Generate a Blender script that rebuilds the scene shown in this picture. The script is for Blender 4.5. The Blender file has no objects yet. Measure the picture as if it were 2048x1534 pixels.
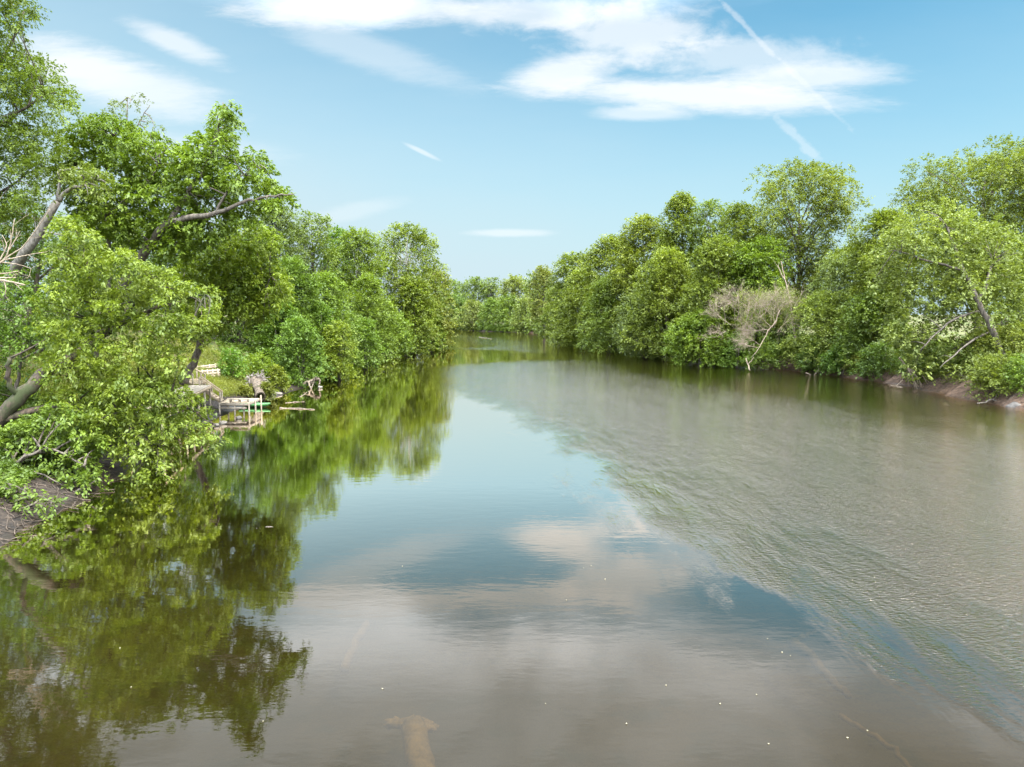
import bpy, math, random
import numpy as np
R = math.radians
scene = bpy.context.scene
C = scene.collection
random.seed(7)

# ------------------------------------------------------------------ camera
CAM_H, PITCH, F = 8.0, R(5.42), 1422.0          # F in pixels of the 2048 wide photograph
cam_data = bpy.data.cameras.new('camera'); cam = bpy.data.objects.new('camera', cam_data); C.objects.link(cam)
cam.location = (0, 0, CAM_H); cam.rotation_euler = (math.pi / 2 - PITCH, 0, 0)
cam_data.sensor_width = 36.0; cam_data.lens = 36.0 * F / 2048.0
cam_data.clip_start = 0.1; cam_data.clip_end = 6000
scene.camera = cam
cp, sp_ = math.cos(PITCH), math.sin(PITCH)

def ray(px, py):
    a, b = (px - 1024.0) / F, (767.0 - py) / F
    return np.array([a, cp + b * sp_, -sp_ + b * cp])
def P(px, py, D):                               # the world point at ground distance D seen at a pixel
    d = ray(px, py); return np.array([0, 0, CAM_H]) + d * (D / d[1])
def PZ(px, py, z=0.0):                          # the world point at height z seen at a pixel
    d = ray(px, py); return np.array([0, 0, CAM_H]) + d * ((z - CAM_H) / d[2])
def UV(px, py):
    d = ray(px, py); return d[0] / d[1], d[2] / d[1]

# ------------------------------------------------------------------ object helpers
def tag(o, label=None, cat=None, group=None, kind=None):
    if label: o['label'] = label
    if cat: o['category'] = cat
    if group: o['group'] = group
    if kind: o['kind'] = kind
    return o
def empty(name, loc):
    o = bpy.data.objects.new(name, None); o.location = loc; o.empty_display_size = 0.3; C.objects.link(o); return o
def mesh_np(name, co, faces, mat, parent=None, tint=None, smooth=False, origin=None):
    """co (n,3); faces (m,k) with one k, or a list of such arrays."""
    if not isinstance(faces, list): faces = [faces]
    co = np.asarray(co, dtype=np.float32)
    if origin is not None: co = co - np.asarray(origin, dtype=np.float32)
    me = bpy.data.meshes.new(name)
    me.vertices.add(len(co)); me.vertices.foreach_set('co', co.ravel())
    idx = np.concatenate([f.ravel() for f in faces]).astype(np.int32)
    tot = np.concatenate([np.full(len(f), f.shape[1], dtype=np.int32) for f in faces])
    start = np.concatenate([[0], np.cumsum(tot)[:-1]]).astype(np.int32)
    me.loops.add(len(idx)); me.loops.foreach_set('vertex_index', idx)
    me.polygons.add(len(tot)); me.polygons.foreach_set('loop_start', start)
    me.update(calc_edges=True)
    if smooth: me.polygons.foreach_set('use_smooth', np.ones(len(tot), dtype=bool))
    if tint is not None:
        at = me.attributes.new('tint', 'FLOAT', 'FACE'); at.data.foreach_set('value', tint.astype(np.float32))
    me.materials.append(mat)
    o = bpy.data.objects.new(name, me); C.objects.link(o)
    if parent is not None: o.parent = parent
    if origin is not None and parent is None: o.location = origin
    return o

class MB:
    """collects tubes, boxes and lumps; build() links them as one mesh"""
    def __init__(s): s.v = []; s.q = []; s.t = []; s.n = 0
    def add(s, v, q=None, t=None):
        s.v.append(np.asarray(v, float))
        if q is not None and len(q): s.q.append(np.asarray(q) + s.n)
        if t is not None and len(t): s.t.append(np.asarray(t) + s.n)
        s.n += len(v)
    def tube(s, pts, rad, k=7, rough=0.0, rng=None, cap=True):
        pts = np.asarray(pts, float); n = len(pts)
        rad = np.broadcast_to(np.asarray(rad, float), (n,))
        tg = np.gradient(pts, axis=0); tg /= np.linalg.norm(tg, axis=1)[:, None] + 1e-9
        ref = np.array([0, 0, 1.0]) if abs(tg[0, 2]) < 0.9 else np.array([1.0, 0, 0])
        vs = []
        a = np.arange(k) * 2 * math.pi / k
        u = np.cross(tg[0], ref); u /= np.linalg.norm(u)
        for i in range(n):
            u = u - tg[i] * np.dot(u, tg[i]); u /= np.linalg.norm(u) + 1e-9
            w = np.cross(tg[i], u)
            r = np.full(k, rad[i])
            if rough and rng is not None: r = r * (1 + rng.uniform(-rough, rough, k))
            vs.append(pts[i] + (np.cos(a) * r)[:, None] * u + (np.sin(a) * r)[:, None] * w)
        vs = np.concatenate(vs); q = []
        i0 = (np.arange(n - 1) * k)[:, None]; j = np.arange(k)[None]; j2 = (j + 1) % k
        q = np.stack([i0 + j, i0 + j2, i0 + k + j2, i0 + k + j], -1).reshape(-1, 4)
        t = None
        if cap:
            vs = np.concatenate([vs, [pts[0]], [pts[-1]]]); jj = np.arange(k); jn = (jj + 1) % k
            t = np.concatenate([np.stack([np.full(k, n * k), jn, jj], -1), np.stack([np.full(k, n * k + 1), (n - 1) * k + jj, (n - 1) * k + jn], -1)])
        s.add(vs, q, t)
    def box(s, c, half, ax=None):
        c = np.asarray(c, float); h = np.asarray(half, float)
        A = np.eye(3) if ax is None else np.asarray(ax, float)
        sg = np.array([[x, y, z] for x in (-1, 1) for y in (-1, 1) for z in (-1, 1)], float)
        s.add(c + (sg * h) @ A, [[0, 1, 3, 2], [4, 6, 7, 5], [0, 4, 5, 1], [2, 3, 7, 6], [0, 2, 6, 4], [1, 5, 7, 3]])
    def bar(s, a, b, w, h):
        """a box from a to b, w wide, h high"""
        a = np.asarray(a, float); b = np.asarray(b, float); d = b - a; L = np.linalg.norm(d); d /= L
        up = np.array([0, 0, 1.0]) if abs(d[2]) < 0.95 else np.array([0, 1.0, 0])
        x = np.cross(d, up); x /= np.linalg.norm(x); z = np.cross(x, d)
        s.box((a + b) / 2, (L / 2, w / 2, h / 2), np.stack([d, x, z]))
    def build(s, name, mat, parent=None, origin=None, smooth=False):
        v = np.concatenate(s.v); fs = []
        if s.q: fs.append(np.concatenate(s.q))
        if s.t: fs.append(np.concatenate(s.t))
        return mesh_np(name, v, fs, mat, parent, smooth=smooth, origin=origin)

# ------------------------------------------------------------------ node helper
class NT:
    def __init__(s, tree): s.t = tree; s.n = tree.nodes; s.l = tree.links
    def node(s, typ, **kw):
        nd = s.n.new(typ)
        for k, v in kw.items():
            if k.startswith('i_'):
                key = k[2:]; key = int(key) if key.isdigit() else key.replace('_', ' ')
                s.set(nd.inputs[key], v)
            else: setattr(nd, k, v)
        return nd
    def set(s, sock, v):
        if isinstance(v, bpy.types.NodeSocket): s.l.new(v, sock)
        elif isinstance(v, bpy.types.Node): s.l.new(v.outputs[0], sock)
        else: sock.default_value = v
    def m(s, op, a, b=0.0, c=0.0, clamp=False):
        nd = s.n.new('ShaderNodeMath'); nd.operation = op; nd.use_clamp = clamp
        for i, v in enumerate((a, b, c)): s.set(nd.inputs[i], v)
        return nd.outputs[0]
    def ss(s, v, a, b, lo=0.0, hi=1.0, kind='SMOOTHSTEP'):
        nd = s.n.new('ShaderNodeMapRange'); nd.interpolation_type = kind
        for i, x in enumerate((v, a, b, lo, hi)): s.set(nd.inputs[i], x)
        return nd.outputs[0]
    def mix(s, f, a, b, mode='MIX'):
        nd = s.n.new('ShaderNodeMix'); nd.data_type = 'RGBA'; nd.blend_type = mode
        s.set(nd.inputs[0], f); s.set(nd.inputs[6], a); s.set(nd.inputs[7], b); return nd.outputs[2]
    def noise(s, vec, scale, detail=4, rough=0.55, dist=0.0):
        nd = s.n.new('ShaderNodeTexNoise')
        if vec is not None: s.set(nd.inputs['Vector'], vec)
        s.set(nd.inputs['Scale'], scale); nd.inputs['Detail'].default_value = detail
        nd.inputs['Roughness'].default_value = rough; nd.inputs['Distortion'].default_value = dist
        return nd.outputs[0]
    def mapping(s, vec, loc=(0, 0, 0), rot=(0, 0, 0), sc=(1, 1, 1), typ='POINT'):
        nd = s.n.new('ShaderNodeMapping'); nd.vector_type = typ; s.set(nd.inputs[0], vec)
        nd.inputs[1].default_value = loc; nd.inputs[2].default_value = rot; nd.inputs[3].default_value = sc
        return nd.outputs[0]
def rgb(*c): return (c[0], c[1], c[2], 1.0)
def new_mat(name):
    m = bpy.data.materials.new(name); m.use_nodes = True; m.node_tree.nodes.clear(); return m, NT(m.node_tree)
def out(n, sh): o = n.node('ShaderNodeOutputMaterial'); n.l.new(sh, o.inputs[0])

# ------------------------------------------------------------------ materials
def leaf_mat(name, dark, light, trans=0.40, gloss=0.022):
    m, n = new_mat(name)
    at = n.node('ShaderNodeAttribute', attribute_name='tint').outputs['Fac']
    oc = n.node('ShaderNodeObjectInfo').outputs['Color']
    col = n.mix(at, rgb(*dark), rgb(*light))
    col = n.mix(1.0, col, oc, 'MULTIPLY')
    tc = n.mix(1.0, col, rgb(1.15, 1.2, 0.55), 'MULTIPLY')
    d = n.node('ShaderNodeBsdfDiffuse', i_Color=col); t = n.node('ShaderNodeBsdfTranslucent', i_Color=tc)
    mx = n.node('ShaderNodeMixShader', i_0=trans); n.l.new(d.outputs[0], mx.inputs[1]); n.l.new(t.outputs[0], mx.inputs[2])
    g = n.node('ShaderNodeBsdfGlossy', i_Color=rgb(0.9, 0.95, 0.9), i_Roughness=0.5)
    m2 = n.node('ShaderNodeMixShader', i_0=gloss); n.l.new(mx.outputs[0], m2.inputs[1]); n.l.new(g.outputs[0], m2.inputs[2])
    out(n, m2.outputs[0]); return m
LEAF = leaf_mat('leaf_green', (0.074, 0.106, 0.016), (0.200, 0.245, 0.034))
LEAF_B = leaf_mat('leaf_bright', (0.078, 0.112, 0.014), (0.215, 0.256, 0.030))
LEAF_O = leaf_mat('leaf_olive', (0.092, 0.112, 0.022), (0.220, 0.240, 0.050))
LEAF_P = leaf_mat('leaf_pale', (0.096, 0.124, 0.028), (0.245, 0.278, 0.064))

def rough_mat(name, c1, c2, scale=8.0, stretch=(1, 1, 0.15), bump=0.3, c3=None, rough=0.9):
    m, n = new_mat(name)
    tc = n.node('ShaderNodeTexCoord').outputs['Object']
    v = n.mapping(tc, sc=stretch)
    a = n.noise(v, scale, 6, 0.65); f = n.ss(a, 0.32, 0.68)
    col = n.mix(f, rgb(*c1), rgb(*c2))
    if c3 is not None:
        b = n.noise(tc, scale * 0.13, 4, 0.6); col = n.mix(n.ss(b, 0.48, 0.62), col, rgb(*c3))
    bp = n.node('ShaderNodeBump', i_Strength=bump, i_Distance=0.05); n.l.new(a, bp.inputs['Height'])
    p = n.node('ShaderNodeBsdfPrincipled', i_Base_Color=col, i_Roughness=rough)
    p.inputs['Specular IOR Level'].default_value = 0.25
    n.l.new(bp.outputs[0], p.inputs['Normal']); out(n, p.outputs[0]); return m
BARK = rough_mat('bark_grey_brown', (0.045, 0.036, 0.028), (0.15, 0.125, 0.098), 6, (1, 1, 0.2), 0.6)
BARK_MOSS = rough_mat('bark_mossy', (0.03, 0.024, 0.018), (0.095, 0.07, 0.05), 6, (1, 1, 0.3), 0.8, (0.04, 0.048, 0.02))
BARK_PALE = rough_mat('bark_pale_sycamore', (0.20, 0.175, 0.14), (0.50, 0.47, 0.40), 2.5, (1, 1, 0.5), 0.3)
BARK_LEAN = rough_mat('bark_grey_furrowed', (0.085, 0.072, 0.06), (0.21, 0.185, 0.155), 7, (1, 1, 0.2), 0.5)
DEAD = rough_mat('dead_wood', (0.17, 0.128, 0.088), (0.36, 0.285, 0.205), 5, (1, 1, 1), 0.4)
DRIFT = rough_mat('driftwood_tan', (0.11, 0.085, 0.06), (0.25, 0.20, 0.145), 5, (1, 1, 1), 0.5)
SUNK = rough_mat('silted_wood', (0.13, 0.095, 0.055), (0.24, 0.175, 0.105), 3, (1, 1, 1), 0.6)
DECK = rough_mat('new_deck_wood', (0.42, 0.31, 0.195), (0.58, 0.45, 0.31), 5, (0.4, 3, 3), 0.15)
DECK_OLD = rough_mat('weathered_deck_wood', (0.30, 0.24, 0.175), (0.46, 0.38, 0.285), 5, (0.4, 3, 3), 0.2)
STONE = rough_mat('bank_stone', (0.10, 0.088, 0.07), (0.22, 0.195, 0.16), 3, (1, 1, 1), 0.5)

# ------------------------------------------------------------------ the river's edges and the terrain
LW = np.array([[-60, -13], [-10, -14.5], [10, -16], [25, -18], [29, -18.4], [34, -19.4], [40, -21], [46, -22.3], [52, -22.6], [57, -23.9], [62, -24.2], [67.7, -23.4], [75, -23.2], [82, -23.6],
               [100, -25.5], [122, -27], [150, -25], [175, -22.5], [196, -22], [215, -24], [250, -36], [300, -70], [350, -112], [420, -160], [520, -260], [700, -450], [2600, -2400]], float)
RW = np.array([[-60, 36], [20, 42], [60, 43.8], [72, 44.5], [89, 45], [103, 42.2], [122, 37], [137, 31.5], [180, 28.7], [215, 20], [260, 19], [316, 17], [345, 5], [379, -17], [420, -32], [455, -46],
               [520, -95], [600, -150], [800, -340], [2600, -2200]], float)
def xl(y): return np.interp(y, LW[:, 0], LW[:, 1])
def xr(y): return np.interp(y, RW[:, 0], RW[:, 1])
_hs = np.random.RandomState(3)
_wv = [(_hs.uniform(0.05, 0.9), _hs.uniform(0, 6.28), _hs.uniform(0, 6.28)) for _ in range(14)]
def bumps(x, y):
    z = 0
    for k, a, ph in _wv: z = z + np.sin((x * math.cos(a) + y * math.sin(a)) * k + ph) * 0.055 / (k + 0.15)
    return z
def wob(y): return 0.35 * np.sin(y * 0.9) + 0.25 * np.sin(y * 2.3 + 1) + 0.5 * np.sin(y * 0.31 + 2)
def height(x, y):
    x = np.asarray(x, float); y = np.asarray(y, float)
    e = 0.5
    sl = (xl(y + e) - xl(y - e)); sr = (xr(y + e) - xr(y - e))
    dl = (xl(y) + wob(y) * 0.5 - x) / np.sqrt(1 + sl ** 2); dr = (x - xr(y) - wob(y + 40)) / np.sqrt(1 + sr ** 2)
    left = np.interp(dl, [-30, -9, -3, 0, 0.8, 2.2, 6, 15, 30, 90, 400], [-1.5, -1.3, -0.55, 0.0, 0.30, 0.85, 2.7, 6.4, 8.3, 9.5, 16])
    right = np.interp(dr, [-30, -8, -2, 0, 0.5, 1.6, 3.5, 12, 40, 400], [-1.5, -1.4, -0.7, 0.0, 0.35, 1.15, 1.9, 2.8, 3.6, 9])
    d = np.maximum(dl, dr)
    z = np.where(dl > dr, left, right)
    return z + bumps(x, y) * np.clip((d + 0.2) / 4.0, 0.03, 1.0)

def axis(segs):
    a = [segs[0][0]]
    for lo, hi, st in segs: a += list(np.linspace(lo, hi, max(2, int(round((hi - lo) / st)) + 1))[1:])
    return np.array(a)
gx = axis([(-1800, -400, 200), (-400, -90, 20), (-90, -42, 3), (-42, -12, 0.45), (-12, 30, 1.6), (30, 58, 0.7), (58, 110, 4), (110, 400, 30), (400, 1800, 200)])
gy = axis([(-120, 0, 8), (0, 20, 2), (20, 130, 0.8), (130, 240, 3), (240, 520, 6), (520, 1000, 40), (1000, 2600, 200)])
GX, GY = np.meshgrid(gx, gy)
GZ = height(GX, GY)
nx, ny = len(gx), len(gy)
ii = (np.arange(ny - 1)[:, None] * nx + np.arange(nx - 1)[None]).ravel()
gq = np.stack([ii, ii + 1, ii + nx + 1, ii + nx], -1)
m, n = new_mat('ground_bank')
pos = n.node('ShaderNodeNewGeometry').outputs['Position']
sx = n.node('ShaderNodeSeparateXYZ'); n.l.new(pos, sx.inputs[0]); px_, pz_ = sx.outputs[0], sx.outputs[2]
n1 = n.noise(pos, 0.35, 5, 0.6); n2 = n.noise(pos, 4.0, 6, 0.65); n3 = n.noise(pos, 1.2, 5, 0.6)
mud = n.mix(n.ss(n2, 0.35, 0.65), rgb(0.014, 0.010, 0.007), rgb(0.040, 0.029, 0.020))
red = n.mix(n.ss(n2, 0.35, 0.65), rgb(0.040, 0.024, 0.015), rgb(0.11, 0.068, 0.044))
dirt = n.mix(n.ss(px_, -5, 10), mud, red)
grass = n.mix(n.ss(n3, 0.35, 0.65), rgb(0.04, 0.07, 0.012), rgb(0.12, 0.12, 0.035))
litter = n.mix(n.ss(n2, 0.3, 0.7), rgb(0.05, 0.045, 0.02), rgb(0.13, 0.10, 0.05))
land = n.mix(n.ss(n1, 0.40, 0.58), litter, grass)
hz = n.m('ADD', pz_, n.m('MULTIPLY', n.m('SUBTRACT', n1, 0.5), 1.6))
lo_ = n.ss(px_, -5, 10, 0.9, 1.5); hi_ = n.ss(px_, -5, 10, 1.7, 2.6)
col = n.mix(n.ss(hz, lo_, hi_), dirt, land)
wet = n.ss(pz_, 0.02, 0.28)
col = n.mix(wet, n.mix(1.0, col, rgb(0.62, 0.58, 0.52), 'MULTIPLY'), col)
bed = n.mix(n.ss(n1, 0.35, 0.65), rgb(0.05, 0.043, 0.010), rgb(0.085, 0.068, 0.022))
bed = n.mix(n.ss(n3, 0.50, 0.68), bed, rgb(0.035, 0.042, 0.010))
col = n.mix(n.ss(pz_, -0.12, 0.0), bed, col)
bp = n.node('ShaderNodeBump', i_Strength=0.8, i_Distance=0.08); n.l.new(n2, bp.inputs['Height'])
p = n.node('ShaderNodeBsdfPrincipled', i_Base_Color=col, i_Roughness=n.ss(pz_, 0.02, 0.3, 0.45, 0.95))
p.inputs['Specular IOR Level'].default_value = 0.3
n.l.new(bp.outputs[0], p.inputs['Normal']); out(n, p.outputs[0])
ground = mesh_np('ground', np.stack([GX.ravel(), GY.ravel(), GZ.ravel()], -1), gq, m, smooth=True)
tag(ground, kind='structure')

# ------------------------------------------------------------------ water
m, n = new_mat('river_water')
pos = n.node('ShaderNodeNewGeometry').outputs['Position']
sx = n.node('ShaderNodeSeparateXYZ'); n.l.new(pos, sx.inputs[0]); wx, wy = sx.outputs[0], sx.outputs[1]
# the wind-ruffled side of the river lies beyond a slanting edge: x of that edge by distance
edge_tab = [(0, 17), (14, 10.4), (17, 9.2), (20.5, 7.2), (27, 5.4), (36, 4.2), (44, 2.8), (52, 1.2), (60, -1.2), (70, -4.5), (88, -9), (104, -12), (116, -8), (128, 2), (142, 8), (156, 3), (166, -6), (178, -15), (190, -10), (204, -14), (225, -18), (300, -40), (500, -200)]
fc = n.node('ShaderNodeFloatCurve'); cv = fc.mapping.curves[0]
S, X0, XW = 500.0, -210.0, 240.0
pts = [(y / S, (x - X0) / XW) for y, x in edge_tab]
cv.points[0].location = pts[0]; cv.points[1].location = pts[-1]
for q in pts[1:-1]: cv.points.new(*q)
for q in cv.points: q.handle_type = 'AUTO_CLAMPED'
fc.mapping.update()
n.set(fc.inputs['Value'], n.m('DIVIDE', wy, S))
ex = n.m('ADD', n.m('MULTIPLY', fc.outputs[0], XW), X0)
wn = n.noise(n.mapping(pos, sc=(0.10, 0.05, 1)), 1.0, 5, 0.6)
wn2 = n.noise(n.mapping(pos, rot=(0, 0, R(-22)), sc=(0.55, 0.16, 1)), 1.0, 4, 0.6)
off = n.m('ADD', n.m('SUBTRACT', wx, ex), n.m('ADD', n.m('MULTIPLY', n.m('SUBTRACT', wn, 0.5), 11.0), n.m('MULTIPLY', n.m('SUBTRACT', wn2, 0.5), n.ss(wy, 25, 60, 12.0, 6.0, 'LINEAR'))))
msk = n.m('ADD', 0.012, n.ss(off, n.m('ADD', n.ss(wy, 20, 60, -1.6, -3.5, 'LINEAR'), n.ss(wy, 80, 170, 0, -5.0, 'LINEAR')), n.m('ADD', n.ss(wy, 20, 60, 6.0, 8.0, 'LINEAR'), n.ss(wy, 80, 170, 0, 5.0, 'LINEAR'))))
bankside = n.ss(n.m('SUBTRACT', n.m('ADD', ex, 34.0), wx), -4.0, 12.0, 0.55, 1.0)
wn3 = n.noise(n.mapping(pos, rot=(0, 0, R(-18)), sc=(0.22, 0.07, 1)), 1.0, 6, 0.65)
patch = n.m('MULTIPLY', n.ss(wn2, 0.3, 0.7, 0.9, 1.08), n.ss(wn3, 0.36, 0.62, 0.82, 1.08))
rip = n.m('MULTIPLY', n.m('MULTIPLY', n.m('POWER', msk, 1.4), patch), bankside)
v1 = n.mapping(pos, rot=(0, 0, R(-14)), sc=(1.0, 1.9, 1))
ra = n.noise(v1, 4.8, 3, 0.58, 0.4)
rb = n.noise(n.mapping(pos, rot=(0, 0, R(24)), sc=(1.0, 1.7, 1)), 9.0, 2, 0.5, 0.3)
rc = n.noise(n.mapping(pos, rot=(0, 0, R(-30)), sc=(1.0, 1.3, 1)), 0.9, 2, 0.5)
rd = n.noise(n.mapping(pos, rot=(0, 0, R(-8)), sc=(2.0, 0.75, 1)), 1.0, 3, 0.6, 0.3)
hr = n.m('ADD', n.m('MULTIPLY', rd, n.ss(wy, 18, 45, 0.0, 0.075)), n.m('ADD', n.m('ADD', n.m('MULTIPLY', ra, 0.056), n.m('MULTIPLY', rb, 0.022)), n.m('MULTIPLY', rc, 0.016)))
ca = n.noise(n.mapping(pos, sc=(0.55, 1.5, 1)), 1.6, 3, 0.5)
cb = n.noise(n.mapping(pos, sc=(0.7, 1.6, 1)), 5.0, 2, 0.5)
hc = n.m('ADD', n.m('MULTIPLY', ca, 0.0026), n.m('MULTIPLY', cb, 0.0006))
hh = n.m('ADD', hc, n.m('MULTIPLY', hr, n.m('MULTIPLY', rip, n.m('ADD', n.ss(wy, 12, 60, 1.5, 0.9, 'LINEAR'), n.ss(wy, 60, 170, 0, -0.55, 'LINEAR')))))
bp = n.node('ShaderNodeBump', i_Strength=1.0, i_Distance=1.0); n.l.new(hh, bp.inputs['Height'])
fr = n.node('ShaderNodeFresnel', i_IOR=1.5); n.l.new(bp.outputs[0], fr.inputs['Normal'])
gl = n.node('ShaderNodeBsdfGlossy', i_Color=rgb(1, 0.895, 0.785), i_Roughness=0.02); n.l.new(bp.outputs[0], gl.inputs['Normal'])
tn = n.noise(n.mapping(pos, sc=(0.05, 0.03, 1)), 1.0, 4, 0.6)
bcol = n.mix(n.ss(tn, 0.35, 0.65), rgb(0.0085, 0.0068, 0.0014), rgb(0.0135, 0.011, 0.004))
bcol = n.mix(n.ss(off, 2.0, 14.0), bcol, rgb(0.028, 0.0215, 0.0045))   # silty olive with the ruffled side's open sunlight put into the colour
df = n.node('ShaderNodeBsdfDiffuse', i_Color=bcol)
tr = n.node('ShaderNodeBsdfTransparent', i_Color=rgb(0.56, 0.48, 0.26))
body = n.node('ShaderNodeMixShader', i_0=0.5); n.l.new(df.outputs[0], body.inputs[1]); n.l.new(tr.outputs[0], body.inputs[2])
wm = n.node('ShaderNodeMixShader'); n.l.new(n.m('MAXIMUM', n.m('MULTIPLY_ADD', fr.outputs[0], 4.6, -0.31, clamp=True), n.m('MULTIPLY', fr.outputs[0], 1.25)), wm.inputs[0]); n.l.new(body.outputs[0], wm.inputs[1]); n.l.new(gl.outputs[0], wm.inputs[2])
out(n, wm.outputs[0])
water = mesh_np('river_water', np.array([[-1800, -120, 0], [600, -120, 0], [600, 2600, 0], [-1800, 2600, 0]], float), np.array([[0, 1, 2, 3]]), m)
tag(water, kind='structure')

# ------------------------------------------------------------------ foliage builder
UP = np.array([0, 0, 1.0])
def unit(v): return v / (np.linalg.norm(v, axis=-1, keepdims=True) + 1e-9)
def sprays_to_leaves(pos, dr, tint, rng, n, s, L, W, droop=0.3, upn=0.6):
    """leaf-sized folded blades set along drooping sprays"""
    S = len(pos)
    t = rng.uniform(0.05, 1.0, (S, n, 1)); side = rng.choice([-1.0, 1.0], (S, n, 1))
    d = dr[:, None, :]
    b = unit(np.cross(dr, UP) + rng.normal(0, 0.05, (S, 3)))[:, None, :]
    nn = np.cross(b, d)
    ps = pos[:, None, :] + d * t * s + rng.normal(0, 0.13 * s, (S, n, 3)) + UP * (-(t ** 2) * s * droop)
    a = unit(d * 0.6 + b * side * 0.75 + rng.normal(0, 0.35, (S, n, 3)) - UP * droop)
    nr = nn * 0.5 + UP * upn + rng.normal(0, 0.42, (S, n, 3))
    nr = unit(nr - a * np.sum(nr * a, -1, keepdims=True))
    bb = np.cross(a, nr)
    k = rng.uniform(0.5, 1.35, (S, n, 1)); l = L * k; w = W * k
    v0 = ps; v1 = ps + a * l * 0.42 + bb * w * 0.5; v2 = ps + a * l - UP * l * 0.12; v3 = ps + a * l * 0.42 - bb * w * 0.5
    vm = ps + a * l * 0.45 - nr * l * 0.10
    v = np.stack([v0, v1, v2, v3], 2).reshape(-1, 3)
    N = S * n
    base = np.arange(N)[:, None] * 4
    f = np.concatenate([base + [0, 1, 2], base + [0, 2, 3]], 1).reshape(-1, 3)
    tt = np.clip(tint[:, None] + rng.normal(0, 0.09, (S, n)), 0, 1).ravel()
    return v, f, np.repeat(tt, 2)

def lobes_to_sprays(cen, rad, rng, s, dens, flat=0.8, outc=None, keep_under=0.35):
    """spray roots and directions spread over the skins of many leaf masses"""
    ps, ds, ts = [], [], []
    for c, r in zip(cen, rad):
        k = max(5, int(12.0 * r * r / (s * s) * dens))
        v = unit(rng.normal(0, 1, (k, 3)))
        keep = (v[:, 2] > -0.35) | (rng.uniform(0, 1, k) < keep_under)
        v = v[keep]; k = len(v)
        q = v * np.array([1, 1, flat]) * r * (rng.uniform(0.25, 1.0, (k, 1)) ** 0.45)
        pp = c + q
        o = v * 0.9 + rng.normal(0, 0.4, (k, 3)) + UP * 0.15
        if outc is not None:
            w = pp - outc; w[:, 2] *= 0.2; o = o + unit(w) * 0.45
        ps.append(pp); ds.append(unit(o)); ts.append(np.full(k, rng.normal(0.45, 0.14)) + rng.normal(0, 0.10, k))
    return np.concatenate(ps), np.concatenate(ds), np.concatenate(ts)

def bez(a, b, c, n=7):
    t = np.linspace(0, 1, n)[:, None]; return (1 - t) ** 2 * a + 2 * t * (1 - t) * b + t ** 2 * c
def wander(pts, n, amp, rng):
    pts = np.asarray(pts, float); L = np.concatenate([[0], np.cumsum(np.linalg.norm(np.diff(pts, axis=0), axis=1))])
    u = np.linspace(0, L[-1], n); o = np.stack([np.interp(u, L, pts[:, i]) for i in range(3)], 1)
    for _ in range(2): o[1:-1] = (o[:-2] + 2 * o[1:-1] + o[2:]) / 4
    o[1:-1] += rng.normal(0, amp, (n - 2, 3)); return o

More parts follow.
